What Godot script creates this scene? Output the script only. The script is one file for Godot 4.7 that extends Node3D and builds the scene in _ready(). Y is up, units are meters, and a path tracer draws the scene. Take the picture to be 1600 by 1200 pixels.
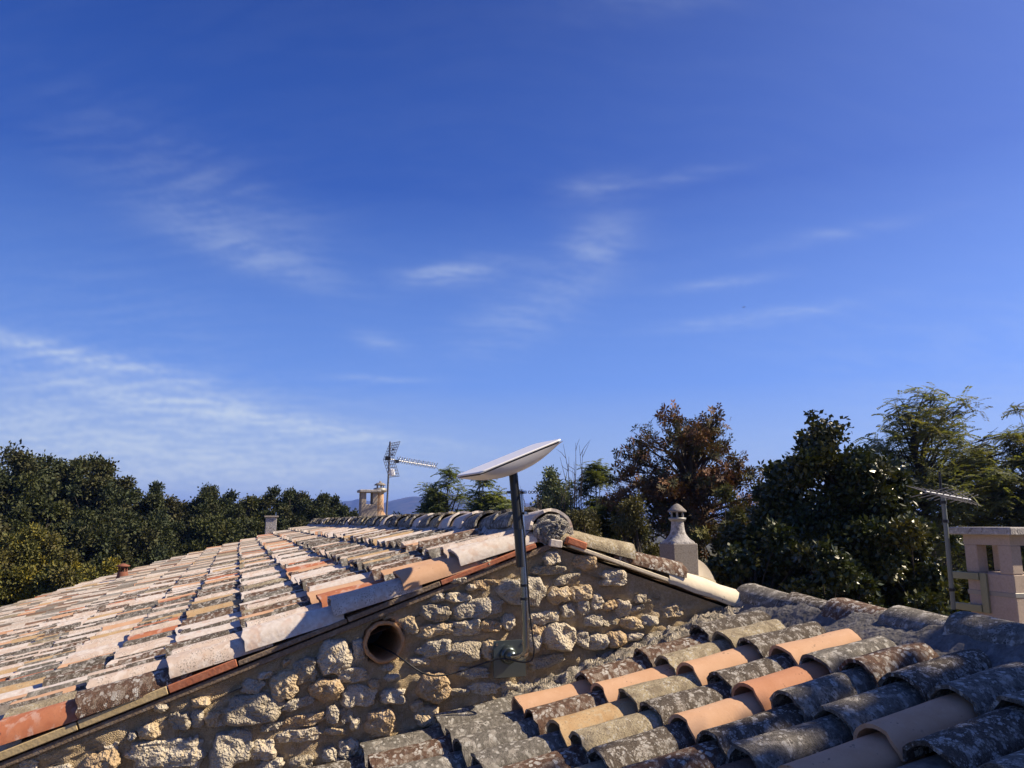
extends Node3D
# A tiled stone farmhouse seen from the roof of its lower wing. House axes: x along the gable, z (here "depth") along the ridge, heights measured from the camera.

const H := 5.2            # camera height above the ground
const FL := 1202.0        # focal length in pixels of the 1600 wide photograph
const PITCH := 0.177803
const YAW := 0.336355
var rng := RandomNumberGenerator.new()
var M := {}
var used := {}

# ---------------------------------------------------------------- helpers
func P(x: float, y: float, z: float) -> Vector3:
	return Vector3(x, y + H, -z)

func ray(px: float, py: float) -> Vector3:   # house axes (x, up, depth)
	var r := (px - 800.0) / FL
	var u := (600.0 - py) / FL
	var up := u * cos(PITCH) + sin(PITCH)
	var fw := cos(PITCH) - u * sin(PITCH)
	return Vector3(r * cos(YAW) + fw * sin(YAW), up, fw * cos(YAW) - r * sin(YAW))

func on_wall(px: float, py: float, z: float) -> Vector3:
	var d := ray(px, py)
	return d * (z / d.z)

func at_depth(px: float, py: float, d: float) -> Vector3:
	var r := ray(px, py)
	return r * (d / (r.x * sin(YAW) + r.z * cos(YAW)))

func to_pixel(q: Vector3) -> Vector3:        # house axes -> pixel and distance along the lens
	var r := q.x * cos(YAW) - q.z * sin(YAW)
	var fw := q.x * sin(YAW) + q.z * cos(YAW)
	var up := q.y * cos(PITCH) - fw * sin(PITCH)
	var d := fw * cos(PITCH) + q.y * sin(PITCH)
	return Vector3(800.0 + FL * r / d, 600.0 - FL * up / d, d)

func in_frame(q: Vector3) -> bool:
	var p := to_pixel(q)
	return p.z > 0.2 and p.x > -60.0 and p.x < 1660.0 and p.y > -40.0 and p.y < 1270.0

func rnd(a: float, b: float) -> float:
	return rng.randf_range(a, b)

func numbered(called: String) -> String:
	if not used.has(called):
		used[called] = 0
		return called
	used[called] += 1
	return "%s_%03d" % [called, used[called]]

func tag(o: Node3D, label: String, category: String, group := "") -> void:
	o.set_meta("label", label)
	o.set_meta("category", category)
	if group != "":
		o.set_meta("group", group)

func thing(called: String, label: String, category: String, at: Vector3, group := "") -> Node3D:
	var o := Node3D.new()
	o.name = numbered(called)
	add_child(o)
	o.position = at
	tag(o, label, category, group)
	return o

func tool() -> SurfaceTool:
	var st := SurfaceTool.new()
	st.begin(Mesh.PRIMITIVE_TRIANGLES)
	return st

func done(st: SurfaceTool) -> ArrayMesh:
	st.index()
	st.generate_normals()
	return st.commit()

func part(called: String, mesh: Mesh, m: Material, parent: Node3D, xf := Transform3D.IDENTITY) -> MeshInstance3D:
	var o := MeshInstance3D.new()
	o.name = called
	o.mesh = mesh
	o.material_override = m
	o.transform = xf
	parent.add_child(o, true)
	return o

func world_part(called: String, st: SurfaceTool, m: Material, root: Node3D) -> MeshInstance3D:   # mesh given in world coordinates, child of a thing
	return part(called, done(st), m, root, Transform3D(Basis.IDENTITY, -root.position))

func tri(st: SurfaceTool, a: Vector3, b: Vector3, c: Vector3) -> void:
	st.add_vertex(a); st.add_vertex(b); st.add_vertex(c)

func quad(st: SurfaceTool, a: Vector3, b: Vector3, c: Vector3, d: Vector3) -> void:   # clockwise seen from outside
	tri(st, a, b, c); tri(st, a, c, d)

func box(st: SurfaceTool, lo: Vector3, hi: Vector3, xf := Transform3D.IDENTITY, bevel := 0.0) -> void:
	st.set_smooth_group(-1)
	var c := (lo + hi) / 2.0
	var h := (hi - lo) / 2.0
	var b := minf(bevel, minf(h.x, minf(h.y, h.z)) * 0.9)
	if b <= 0.0:
		for ax in 3:
			for s in [-1.0, 1.0]:
				var u := Vector3.ZERO; var v := Vector3.ZERO; var n := Vector3.ZERO
				n[ax] = h[ax] * s
				u[(ax + 1) % 3] = h[(ax + 1) % 3]
				v[(ax + 2) % 3] = h[(ax + 2) % 3] * s
				quad(st, xf * (c + n - u - v), xf * (c + n - u + v), xf * (c + n + u + v), xf * (c + n + u - v))
		return
	# bevelled: face quads inset, edge quads, corner triangles
	var f := func(sx: float, sy: float, sz: float, ax: int) -> Vector3:
		var q := Vector3(sx * (h.x - b), sy * (h.y - b), sz * (h.z - b))
		q[ax] = [sx, sy, sz][ax] * h[ax]
		return xf * (c + q)
	for ax in 3:
		for s in [-1.0, 1.0]:
			var sg := []
			for k in [[-1.0, -1.0], [-1.0, 1.0], [1.0, 1.0], [1.0, -1.0]]:
				var v3 := [0.0, 0.0, 0.0]
				v3[ax] = s; v3[(ax + 1) % 3] = k[0]; v3[(ax + 2) % 3] = k[1] * s
				sg.append(f.call(v3[0], v3[1], v3[2], ax))
			quad(st, sg[0], sg[1], sg[2], sg[3])
	for ax in 3:
		var a1 := (ax + 1) % 3
		var a2 := (ax + 2) % 3
		for s1 in [-1.0, 1.0]:
			for s2 in [-1.0, 1.0]:
				var e := [0.0, 0.0, 0.0]
				e[a1] = s1; e[a2] = s2
				e[ax] = -1.0
				var p0: Vector3 = f.call(e[0], e[1], e[2], a1)
				var p1: Vector3 = f.call(e[0], e[1], e[2], a2)
				e[ax] = 1.0
				var p2: Vector3 = f.call(e[0], e[1], e[2], a2)
				var p3: Vector3 = f.call(e[0], e[1], e[2], a1)
				if s1 * s2 > 0.0:
					quad(st, p0, p3, p2, p1)
				else:
					quad(st, p0, p1, p2, p3)
	for sx in [-1.0, 1.0]:
		for sy in [-1.0, 1.0]:
			for sz in [-1.0, 1.0]:
				var a: Vector3 = f.call(sx, sy, sz, 0)
				var b2: Vector3 = f.call(sx, sy, sz, 1)
				var c2: Vector3 = f.call(sx, sy, sz, 2)
				if sx * sy * sz > 0.0:
					tri(st, a, c2, b2)
				else:
					tri(st, a, b2, c2)

func tube(st: SurfaceTool, pts: Array, radii: Array, n := 8, caps := true) -> void:
	st.set_smooth_group(1)
	var rings := []
	var side := Vector3.ZERO
	for i in pts.size():
		var dir: Vector3 = (pts[mini(i + 1, pts.size() - 1)] - pts[maxi(i - 1, 0)]).normalized()
		if i == 0:
			side = dir.cross(Vector3.UP if absf(dir.y) < 0.9 else Vector3.RIGHT).normalized()
		else:
			side = (side - dir * side.dot(dir)).normalized()
		var up := dir.cross(side)
		var ring := []
		for k in n:
			var t := TAU * k / n
			ring.append(pts[i] + (side * cos(t) + up * sin(t)) * radii[i])
		rings.append(ring)
	for i in pts.size() - 1:
		for k in n:
			var k2 := (k + 1) % n
			quad(st, rings[i][k], rings[i + 1][k], rings[i + 1][k2], rings[i][k2])
	if caps:
		st.set_smooth_group(-1)
		for k in n:
			var k2 := (k + 1) % n
			tri(st, pts[0], rings[0][k], rings[0][k2])
			var e := pts.size() - 1
			tri(st, pts[e], rings[e][k2], rings[e][k])

func lathe(st: SurfaceTool, base: Vector3, prof: Array, n := 20) -> void:   # prof: [radius, height] pairs from bottom to top
	var pts := []
	var rad := []
	for q in prof:
		pts.append(base + Vector3(0, q[1], 0)); rad.append(q[0])
	st.set_smooth_group(1)
	for i in pts.size() - 1:
		for k in n:
			var t0 := TAU * k / n
			var t1 := TAU * (k + 1) / n
			var d0 := Vector3(cos(t0), 0, sin(t0))
			var d1 := Vector3(cos(t1), 0, sin(t1))
			quad(st, pts[i] + d0 * rad[i], pts[i] + d1 * rad[i], pts[i + 1] + d1 * rad[i + 1], pts[i + 1] + d0 * rad[i + 1])

func sheet(st: SurfaceTool, f: Callable, nu: int, nv: int, flip := false) -> void:
	st.set_smooth_group(1)
	var g := []
	for i in nu + 1:
		var row := PackedVector3Array()
		for j in nv + 1:
			row.append(f.call(float(i) / nu, float(j) / nv))
		g.append(row)
	for i in nu:
		for j in nv:
			if flip:
				quad(st, g[i][j], g[i + 1][j], g[i + 1][j + 1], g[i][j + 1])
			else:
				quad(st, g[i][j], g[i][j + 1], g[i + 1][j + 1], g[i + 1][j])

func noise(seed_: int, freq: float, oct := 4, kind := FastNoiseLite.TYPE_SIMPLEX_SMOOTH) -> FastNoiseLite:
	var n := FastNoiseLite.new()
	n.seed = seed_
	n.frequency = freq
	n.noise_type = kind
	n.fractal_octaves = oct
	n.fractal_type = FastNoiseLite.FRACTAL_FBM if oct > 1 else FastNoiseLite.FRACTAL_NONE
	if kind == FastNoiseLite.TYPE_CELLULAR:
		n.cellular_return_type = FastNoiseLite.RETURN_DISTANCE
		n.cellular_jitter = 1.0
	return n

# ---------------------------------------------------------------- materials
const TS := 512
func layer(seed_: int, freq: float, oct := 4, kind := FastNoiseLite.TYPE_SIMPLEX_SMOOTH) -> PackedByteArray:
	var im := noise(seed_, freq, oct, kind).get_seamless_image(TS, TS)
	im.convert(Image.FORMAT_L8)
	return im.get_data()

func tex_of(a: Color, b: Color, base: PackedByteArray, over: Array) -> ImageTexture:   # over: [layer, lo, hi, colour, amount, (mask layer, lo, hi)]; colours linear
	var out := PackedByteArray()
	out.resize(TS * TS * 3)
	var lut := PackedByteArray()
	for i in 1024:
		lut.append(int(clampf(Color(i / 1023.0, 0, 0).linear_to_srgb().r, 0, 1) * 255.0))
	for i in TS * TS:
		var t := base[i] / 255.0
		var c := a.lerp(b, t)
		for o in over:
			var w: float = smoothstep(o[1], o[2], o[0][i] / 255.0) * o[4]
			if o.size() > 5:
				w *= smoothstep(o[6], o[7], o[5][i] / 255.0)
			if w > 0.003:
				c = c.lerp(o[3], w)
		out[i * 3] = lut[clampi(int(c.r * 1023.0), 0, 1023)]
		out[i * 3 + 1] = lut[clampi(int(c.g * 1023.0), 0, 1023)]
		out[i * 3 + 2] = lut[clampi(int(c.b * 1023.0), 0, 1023)]
	return ImageTexture.create_from_image(Image.create_from_data(TS, TS, false, Image.FORMAT_RGB8, out))

func grey_tex(l: PackedByteArray) -> ImageTexture:
	return ImageTexture.create_from_image(Image.create_from_data(TS, TS, false, Image.FORMAT_L8, l))

func surf(tex: Texture2D, size: float, rough: float, bump: Texture2D = null, relief := 0.0) -> StandardMaterial3D:
	var m := StandardMaterial3D.new()
	m.albedo_texture = tex
	m.roughness = rough
	m.metallic_specular = 0.3
	m.uv1_triplanar = true
	m.uv1_world_triplanar = true
	m.uv1_scale = Vector3.ONE / size
	m.uv1_triplanar_sharpness = 3.0
	if bump:
		m.heightmap_enabled = true
		m.heightmap_texture = bump
		m.heightmap_scale = relief
	return m

func plain(c: Color, rough: float, metal := 0.0) -> StandardMaterial3D:   # c linear
	var m := StandardMaterial3D.new()
	m.albedo_color = c.linear_to_srgb()
	m.roughness = rough
	m.metallic = metal
	return m

func leaf_mat(back: float) -> StandardMaterial3D:
	var m := StandardMaterial3D.new()
	m.albedo_color = Color.WHITE
	m.vertex_color_use_as_albedo = true
	m.roughness = 0.65
	m.metallic_specular = 0.3
	m.cull_mode = BaseMaterial3D.CULL_DISABLED
	m.backlight_enabled = true
	m.backlight = Color(back, back * 1.0, back * 0.55)
	return m

func make_materials() -> void:
	var fine := layer(11, 0.045, 5)
	var mid := layer(12, 0.014, 4)
	var big := layer(13, 0.006, 3)
	var grit := layer(14, 0.16, 2)
	var spot := layer(15, 0.035, 1, FastNoiseLite.TYPE_CELLULAR)
	var dots := layer(16, 0.085, 1, FastNoiseLite.TYPE_CELLULAR)
	var mid2 := layer(17, 0.02, 4)
	for l in [spot, dots]:       # near cell centres = high
		for i in l.size():
			l[i] = clampi(255 - l[i] + int((mid[i] - 128) * 0.55 + (fine[i] - 128) * 0.25), 0, 255)
	var g_grit := grey_tex(grit)
	var g_fine := grey_tex(fine)
	var g_mid := grey_tex(mid)
	var pale_g := Color(0.52, 0.50, 0.44)
	var white := Color(0.66, 0.64, 0.58)
	var black := Color(0.028, 0.024, 0.020)
	# clay tiles
	M.peach = surf(tex_of(Color(0.55, 0.325, 0.185), Color(0.62, 0.395, 0.245), mid, [[grit, 0.72, 0.9, Color(0.42, 0.22, 0.12), 0.4], [dots, 0.93, 0.98, Color(0.12, 0.08, 0.05), 0.7, mid2, 0.62, 0.7], [fine, 0.6, 0.9, Color(0.66, 0.45, 0.3), 0.35]]), 0.9, 0.75, g_grit, 0.05)
	M.pale = surf(tex_of(Color(0.53, 0.415, 0.32), Color(0.65, 0.55, 0.455), mid, [[mid2, 0.5, 0.75, Color(0.70, 0.63, 0.55), 0.8], [fine, 0.66, 0.85, Color(0.46, 0.28, 0.18), 0.5], [grit, 0.6, 0.75, Color(0.10, 0.08, 0.06), 0.75, mid, 0.42, 0.6], [grit, 0.75, 0.9, Color(0.28, 0.22, 0.17), 0.5, big, 0.4, 0.7]]), 0.8, 0.85, g_fine, 0.12)
	M.chalk = surf(tex_of(Color(0.55, 0.47, 0.39), Color(0.71, 0.66, 0.60), fine, [[mid, 0.58, 0.8, Color(0.55, 0.38, 0.28), 0.6], [grit, 0.7, 0.9, Color(0.25, 0.21, 0.17), 0.5, mid2, 0.4, 0.7]]), 0.7, 0.88, g_fine, 0.12)
	M.ochre = surf(tex_of(Color(0.42, 0.26, 0.12), Color(0.56, 0.41, 0.23), mid, [[fine, 0.55, 0.8, Color(0.50, 0.43, 0.29), 0.6], [grit, 0.66, 0.85, Color(0.14, 0.10, 0.07), 0.6], [dots, 0.9, 0.97, Color(0.1, 0.08, 0.06), 0.6, mid2, 0.5, 0.65]]), 0.8, 0.85, g_fine, 0.12)
	M.red = surf(tex_of(Color(0.38, 0.125, 0.06), Color(0.50, 0.21, 0.11), mid, [[mid2, 0.55, 0.75, Color(0.60, 0.44, 0.36), 0.6], [grit, 0.7, 0.9, Color(0.18, 0.09, 0.06), 0.6]]), 0.8, 0.82, g_fine, 0.1)
	M.lichen = surf(tex_of(Color(0.06, 0.047, 0.036), Color(0.185, 0.155, 0.12), fine, [[mid, 0.5, 0.72, Color(0.30, 0.265, 0.21), 0.6], [grit, 0.55, 0.75, black, 0.8], [spot, 0.74, 0.80, pale_g, 0.75, mid2, 0.38, 0.55], [dots, 0.80, 0.87, white, 0.85, mid, 0.42, 0.55], [dots, 0.9, 0.95, Color(0.2, 0.15, 0.1), 0.7, mid, 0.5, 0.6]]), 0.42, 0.95, g_grit, 0.3)
	M.lichen_brown = surf(tex_of(Color(0.075, 0.045, 0.03), Color(0.21, 0.125, 0.085), fine, [[mid2, 0.5, 0.7, Color(0.36, 0.30, 0.23), 0.7], [grit, 0.55, 0.78, black, 0.75], [spot, 0.76, 0.82, pale_g, 0.8, mid, 0.45, 0.6], [dots, 0.82, 0.9, white, 0.8, mid2, 0.5, 0.62]]), 0.46, 0.95, g_grit, 0.3)
	M.lichen_tan = surf(tex_of(Color(0.24, 0.195, 0.125), Color(0.44, 0.375, 0.25), fine, [[mid, 0.5, 0.75, Color(0.50, 0.42, 0.26), 0.6], [grit, 0.58, 0.8, Color(0.09, 0.075, 0.05), 0.8], [mid2, 0.6, 0.75, Color(0.15, 0.115, 0.08), 0.6], [dots, 0.82, 0.9, pale_g, 0.7, mid, 0.45, 0.6]]), 0.66, 0.95, g_grit, 0.28)
	M.lichen_grey = surf(tex_of(Color(0.085, 0.075, 0.062), Color(0.26, 0.24, 0.20), fine, [[mid, 0.52, 0.72, Color(0.42, 0.385, 0.32), 0.7], [grit, 0.58, 0.8, black, 0.7], [spot, 0.70, 0.78, pale_g, 0.8, mid2, 0.42, 0.6], [dots, 0.84, 0.9, black, 0.8, big, 0.4, 0.6]]), 0.5, 0.95, g_grit, 0.3)
	M.channel = surf(tex_of(Color(0.06, 0.045, 0.035), Color(0.2, 0.15, 0.11), fine, [[grit, 0.5, 0.8, black, 0.6], [mid, 0.6, 0.8, Color(0.35, 0.27, 0.2), 0.6]]), 0.7, 0.95, g_grit, 0.2)
	# tinted by each tile's own colour
	M.far_tile = surf(tex_of(Color(0.62, 0.60, 0.58), Color(0.98, 0.97, 0.95), fine, [[grit, 0.6, 0.85, Color(0.3, 0.27, 0.24), 0.55], [mid, 0.6, 0.8, Color(0.5, 0.42, 0.36), 0.5]]), 0.7, 0.92, g_fine, 0.15)
	M.far_tile.vertex_color_use_as_albedo = true
	# masonry
	M.mortar = surf(tex_of(Color(0.45, 0.34, 0.195), Color(0.60, 0.475, 0.295), fine, [[grit, 0.6, 0.85, Color(0.24, 0.165, 0.09), 0.6], [mid, 0.6, 0.8, Color(0.58, 0.47, 0.31), 0.5], [dots, 0.88, 0.95, Color(0.62, 0.54, 0.42), 0.6]]), 0.5, 0.97, g_grit, 1.2)
	M.stone_a = surf(tex_of(Color(0.48, 0.415, 0.31), Color(0.68, 0.61, 0.49), fine, [[grit, 0.62, 0.82, Color(0.2, 0.155, 0.1), 0.7], [mid, 0.58, 0.8, Color(0.52, 0.40, 0.24), 0.5], [dots, 0.86, 0.93, Color(0.15, 0.12, 0.08), 0.6, mid2, 0.5, 0.6]]), 0.42, 0.97, g_fine, 1.6)
	M.stone_b = surf(tex_of(Color(0.42, 0.37, 0.285), Color(0.62, 0.56, 0.45), fine, [[grit, 0.6, 0.8, Color(0.15, 0.125, 0.09), 0.75], [mid2, 0.55, 0.8, Color(0.60, 0.54, 0.44), 0.6]]), 0.36, 0.97, g_fine, 1.8)
	M.stone_c = surf(tex_of(Color(0.46, 0.355, 0.22), Color(0.62, 0.50, 0.33), fine, [[grit, 0.6, 0.82, Color(0.24, 0.17, 0.1), 0.65], [mid, 0.6, 0.8, Color(0.62, 0.56, 0.46), 0.6]]), 0.4, 0.97, g_fine, 1.6)
	M.stone_d = M.stone_b.duplicate()
	M.stone_d.albedo_color = Color(0.93, 0.92, 0.90)
	M.stone_e = M.stone_c.duplicate()
	M.stone_e.albedo_color = Color(0.97, 0.94, 0.91)
	M.cement = surf(tex_of(Color(0.30, 0.285, 0.265), Color(0.46, 0.44, 0.415), fine, [[mid, 0.55, 0.75, Color(0.17, 0.15, 0.13), 0.7], [grit, 0.66, 0.85, Color(0.12, 0.11, 0.10), 0.6], [mid2, 0.62, 0.75, Color(0.54, 0.52, 0.49), 0.7]]), 0.7, 0.93, g_fine, 0.5)
	M.cement_rough = surf(tex_of(Color(0.33, 0.31, 0.28), Color(0.58, 0.55, 0.50), fine, [[grit, 0.55, 0.75, Color(0.07, 0.065, 0.06), 0.8], [mid, 0.58, 0.7, Color(0.10, 0.095, 0.09), 0.7], [dots, 0.84, 0.92, white, 0.6]]), 0.5, 0.97, g_grit, 1.2)
	M.flash = surf(tex_of(Color(0.36, 0.31, 0.235), Color(0.54, 0.48, 0.385), fine, [[grit, 0.55, 0.78, Color(0.12, 0.1, 0.08), 0.75], [mid2, 0.56, 0.66, Color(0.07, 0.068, 0.066), 0.85], [mid, 0.6, 0.7, Color(0.62, 0.58, 0.5), 0.6]]), 0.55, 0.97, g_grit, 1.4)
	M.dark_mortar = surf(tex_of(Color(0.115, 0.108, 0.10), Color(0.20, 0.19, 0.175), fine, [[mid, 0.6, 0.8, Color(0.07, 0.066, 0.06), 0.7], [grit, 0.66, 0.85, Color(0.05, 0.048, 0.045), 0.6], [mid2, 0.62, 0.75, Color(0.27, 0.26, 0.245), 0.6]]), 0.7, 0.93, g_fine, 0.5)  # grey patina on cement; colour also darkened to deepen the shade along the ridge
	M.render = surf(tex_of(Color(0.33, 0.285, 0.235), Color(0.43, 0.38, 0.32), fine, [[grit, 0.6, 0.85, Color(0.24, 0.2, 0.165), 0.6], [mid, 0.6, 0.85, Color(0.27, 0.235, 0.2), 0.4]]), 0.45, 0.95, g_grit, 0.5)
	M.render_pink = surf(tex_of(Color(0.45, 0.36, 0.285), Color(0.53, 0.44, 0.36), fine, [[grit, 0.62, 0.85, Color(0.35, 0.28, 0.22), 0.5], [mid, 0.6, 0.8, Color(0.4, 0.32, 0.26), 0.4]]), 0.6, 0.95, g_grit, 0.4)
	M.render_grey = surf(tex_of(Color(0.24, 0.215, 0.185), Color(0.36, 0.33, 0.29), fine, [[grit, 0.58, 0.8, Color(0.14, 0.12, 0.1), 0.6], [mid2, 0.6, 0.8, Color(0.2, 0.16, 0.13), 0.5]]), 0.5, 0.95, g_grit, 0.6)
	M.lime = surf(tex_of(Color(0.66, 0.57, 0.42), Color(0.73, 0.65, 0.50), mid, [[dots, 0.94, 0.98, Color(0.12, 0.09, 0.06), 0.8, mid2, 0.66, 0.72]]), 0.8, 0.85, g_fine, 0.1)
	M.wood = surf(tex_of(Color(0.14, 0.10, 0.07), Color(0.30, 0.23, 0.16), fine, [[mid, 0.6, 0.8, Color(0.35, 0.3, 0.24), 0.5]]), 0.4, 0.9, g_fine, 0.2)
	M.yellow_brick = surf(tex_of(Color(0.50, 0.38, 0.19), Color(0.60, 0.47, 0.26), mid, [[grit, 0.66, 0.85, Color(0.3, 0.2, 0.1), 0.5]]), 0.5, 0.9, g_fine, 0.1)
	M.red_brick = surf(tex_of(Color(0.40, 0.13, 0.065), Color(0.50, 0.20, 0.11), mid, [[grit, 0.66, 0.85, Color(0.55, 0.4, 0.32), 0.5]]), 0.5, 0.9, g_fine, 0.1)
	M.flue_clay = surf(tex_of(Color(0.52, 0.40, 0.27), Color(0.60, 0.30, 0.11), mid, [[fine, 0.58, 0.75, Color(0.58, 0.53, 0.43), 0.8], [grit, 0.7, 0.9, Color(0.2, 0.12, 0.07), 0.5]]), 0.7, 0.9, g_fine, 0.2)
	M.rusty = plain(Color(0.21, 0.075, 0.04), 0.8)
	M.bark = surf(tex_of(Color(0.055, 0.044, 0.034), Color(0.14, 0.12, 0.10), fine, [[grit, 0.6, 0.8, Color(0.03, 0.025, 0.02), 0.6]]), 0.5, 0.95, g_grit, 1.0)
	M.grass = surf(tex_of(Color(0.035, 0.04, 0.018), Color(0.10, 0.095, 0.045), fine, [[mid, 0.5, 0.8, Color(0.15, 0.125, 0.07), 0.6]]), 6.0, 0.97, g_grit, 2.0)
	M.hill = surf(tex_of(Color(0.035, 0.045, 0.03), Color(0.10, 0.105, 0.07), fine, [[mid, 0.5, 0.8, Color(0.14, 0.13, 0.1), 0.6]]), 900.0, 0.97)
	# metal and plastic
	M.white_plastic = plain(Color(0.78, 0.78, 0.78), 0.35)
	M.black = plain(Color(0.012, 0.012, 0.013), 0.45)
	M.dark_steel = plain(Color(0.10, 0.105, 0.11), 0.32, 0.85)
	M.mast_black = plain(Color(0.02, 0.021, 0.023), 0.35)
	M.galv = plain(Color(0.40, 0.42, 0.44), 0.2, 1.0)
	M.plate = plain(Color(0.11, 0.135, 0.13), 0.3, 0.75)
	M.green_pole = plain(Color(0.19, 0.21, 0.185), 0.5, 0.3)
	M.alu = plain(Color(0.52, 0.53, 0.54), 0.35, 0.8)
	M.thin_steel = plain(Color(0.16, 0.16, 0.17), 0.5, 0.5)
	M.olive = plain(Color(0.26, 0.27, 0.18), 0.5, 0.4)
	M.zinc = plain(Color(0.30, 0.29, 0.26), 0.5, 0.3)
	M.leaf = leaf_mat(0.55)
	M.leaf_thin = leaf_mat(0.95)
	M.leaf_gloss = leaf_mat(0.5)
	M.leaf_gloss.roughness = 0.34
	M.leaf_gloss.metallic_specular = 0.45

# ---------------------------------------------------------------- sky
func make_sky() -> Sky:
	var w := 2048
	var h := 1024
	var streak := noise(3, 0.011, 5).get_seamless_image(1024, 1024)
	var soft := noise(5, 0.004, 3).get_seamless_image(1024, 1024)
	var warp := noise(7, 0.006, 3).get_seamless_image(1024, 1024)
	streak.convert(Image.FORMAT_L8); soft.convert(Image.FORMAT_L8); warp.convert(Image.FORMAT_L8)
	var ds := streak.get_data(); var df := soft.get_data(); var dw := warp.get_data()
	# colours by elevation (degrees), as displayed values / exposure
	var stops := [[0.0, Color(0.47, 0.57, 0.77)], [2.5, Color(0.42, 0.54, 0.775)], [5.5, Color(0.315, 0.46, 0.79)], [10.0, Color(0.165, 0.325, 0.80)], [15.0, Color(0.118, 0.25, 0.69)], [24.0, Color(0.036, 0.112, 0.465)], [36.0, Color(0.020, 0.070, 0.335)], [60.0, Color(0.015, 0.050, 0.24)], [90.0, Color(0.013, 0.042, 0.20)]]
	var f := PackedFloat32Array()
	f.resize(w * h * 3)
	var sun := Vector2(0.74, 0.19).normalized()     # world x, z
	# cirrus patches: azimuth from the photograph's lens axis, elevation, half sizes (degrees), tilt, strength
	var patches := [[-4.5, 18.4, 4.2, 0.9, 0.25, 0.38], [6.3, 20.4, 3.2, 1.9, 0.55, 0.26], [1.5, 15.6, 6.0, 2.2, 0.7, 0.20], [-20.0, 18.8, 6.0, 1.4, -0.5, 0.24], [-23.0, 22.5, 9.0, 3.0, -0.55, 0.15], [6.3, 24.3, 3.0, 0.9, 0.15, 0.20], [12.0, 24.6, 5.0, 0.5, 0.1, 0.16],
		[18.0, 14.4, 6.5, 0.5, 0.12, 0.36], [16.0, 17.0, 4.0, 0.4, 0.1, 0.22], [-30.0, 10.6, 9.0, 0.7, -0.3, 0.62], [-23.0, 8.0, 9.0, 0.8, -0.25, 0.60], [-28.0, 5.0, 17.0, 4.0, -0.05, 0.72], [-12.0, 6.2, 9.0, 0.7, -0.2, 0.42], [-18.0, 3.6, 12.0, 1.6, -0.08, 0.5], [-10.0, 13.2, 2.0, 0.7, -0.3, 0.20], [15.0, 37.0, 8.0, 1.6, 0.1, 0.15], [23.0, 19.5, 6.0, 0.5, 0.12, 0.16], [-10.0, 10.4, 3.0, 0.25, 0.0, 0.3]]
	for y in h:
		var el := 90.0 - (y + 0.5) / h * 180.0
		if el < -4.0:
			for x in w:
				var i := (y * w + x) * 3
				f[i] = 0.30; f[i + 1] = 0.33; f[i + 2] = 0.36
			continue
		var e := maxf(el, 0.0)
		var base: Color = stops[0][1]
		for k in stops.size() - 1:
			if e >= stops[k][0]:
				base = stops[k][1].lerp(stops[k + 1][1], (e - stops[k][0]) / (stops[k + 1][0] - stops[k][0]))
		var wide := 1.0 / maxf(sin(deg_to_rad(e)) + 0.12, 0.1)
		var near := []
		for p in patches:
			near.append(p)
		for x in w:
			# column 0 looks down -z, columns grow towards +x
			var az := wrapf((x + 0.5) / w * 360.0, -180.0, 180.0)
			var a := deg_to_rad(az)
			var dx := sin(a)
			var dz := -cos(a)
			var toward := 0.5 + 0.5 * (dx * sun.x + dz * sun.y)
			toward *= toward
			toward *= toward
			var c := base
			c.r += 0.2 * toward; c.g += 0.27 * toward; c.b += 0.55 * toward
			var rel := az - rad_to_deg(YAW)
			# cirrus drawn out across a high flat layer
			var u := dx * wide
			var v := dz * wide
			var wi := (int(absf(u * 90.0 + 2000.0)) & 1023) + (int(absf(v * 90.0 + 2000.0)) & 1023) * 1024
			var wp := dw[wi] / 255.0 - 0.5
			var si := (int(u * 150.0 + v * 100.0 + wp * 160.0 + 16384.0) & 1023) + (int(v * 760.0 - u * 250.0 + wp * 300.0 + 16384.0) & 1023) * 1024
			var fi := (int(u * 70.0 + 2048.0) & 1023) + (int(v * 70.0 + 2048.0) & 1023) * 1024
			var s2 := (int(u * 420.0 + v * 280.0 - wp * 260.0 + 16384.0) & 1023) + (int(v * 2100.0 - u * 700.0 + wp * 500.0 + 32768.0) & 1023) * 1024
			var s3 := (int(u * 900.0 + v * 600.0 + wp * 400.0 + 32768.0) & 1023) + (int(v * 5200.0 - u * 1700.0 - wp * 900.0 + 65536.0) & 1023) * 1024
			var st := smoothstep(0.28, 0.82, (ds[si] * 0.52 + ds[s2] * 0.28 + ds[s3] * 0.20) / 255.0)
			var cover := 0.08 * smoothstep(0.5, 0.9, df[fi] / 255.0) + 0.015
			var haze := 0.0
			for p in near:
				var ex: float = (rel - p[0]) / p[2]
				if ex > 2.2 or ex < -2.2:
					continue
				var ey: float = (el - p[1] - p[4] * (rel - p[0]) * 0.5) / p[3]
				if ey > 2.2 or ey < -2.2:
					continue
				var g: float = exp(-(ex * ex + ey * ey) * 1.1) * p[5]
				cover += g
				haze += g * 0.3
			var t := clampf(cover * st * 0.85 + haze * 0.9, 0.0, 0.85)
			c = c.lerp(Color(0.66, 0.75, 0.86), t)
			var i := (y * w + x) * 3
			f[i] = c.r * SKY; f[i + 1] = c.g * SKY; f[i + 2] = c.b * SKY
	var im := Image.create_from_data(w, h, false, Image.FORMAT_RGBF, f.to_byte_array())
	var sm := PanoramaSkyMaterial.new()
	sm.panorama = ImageTexture.create_from_image(im)
	var sky := Sky.new()
	sky.sky_material = sm
	return sky

const EXPOSURE := 1.6
const SKY := 1.0 / EXPOSURE

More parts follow.
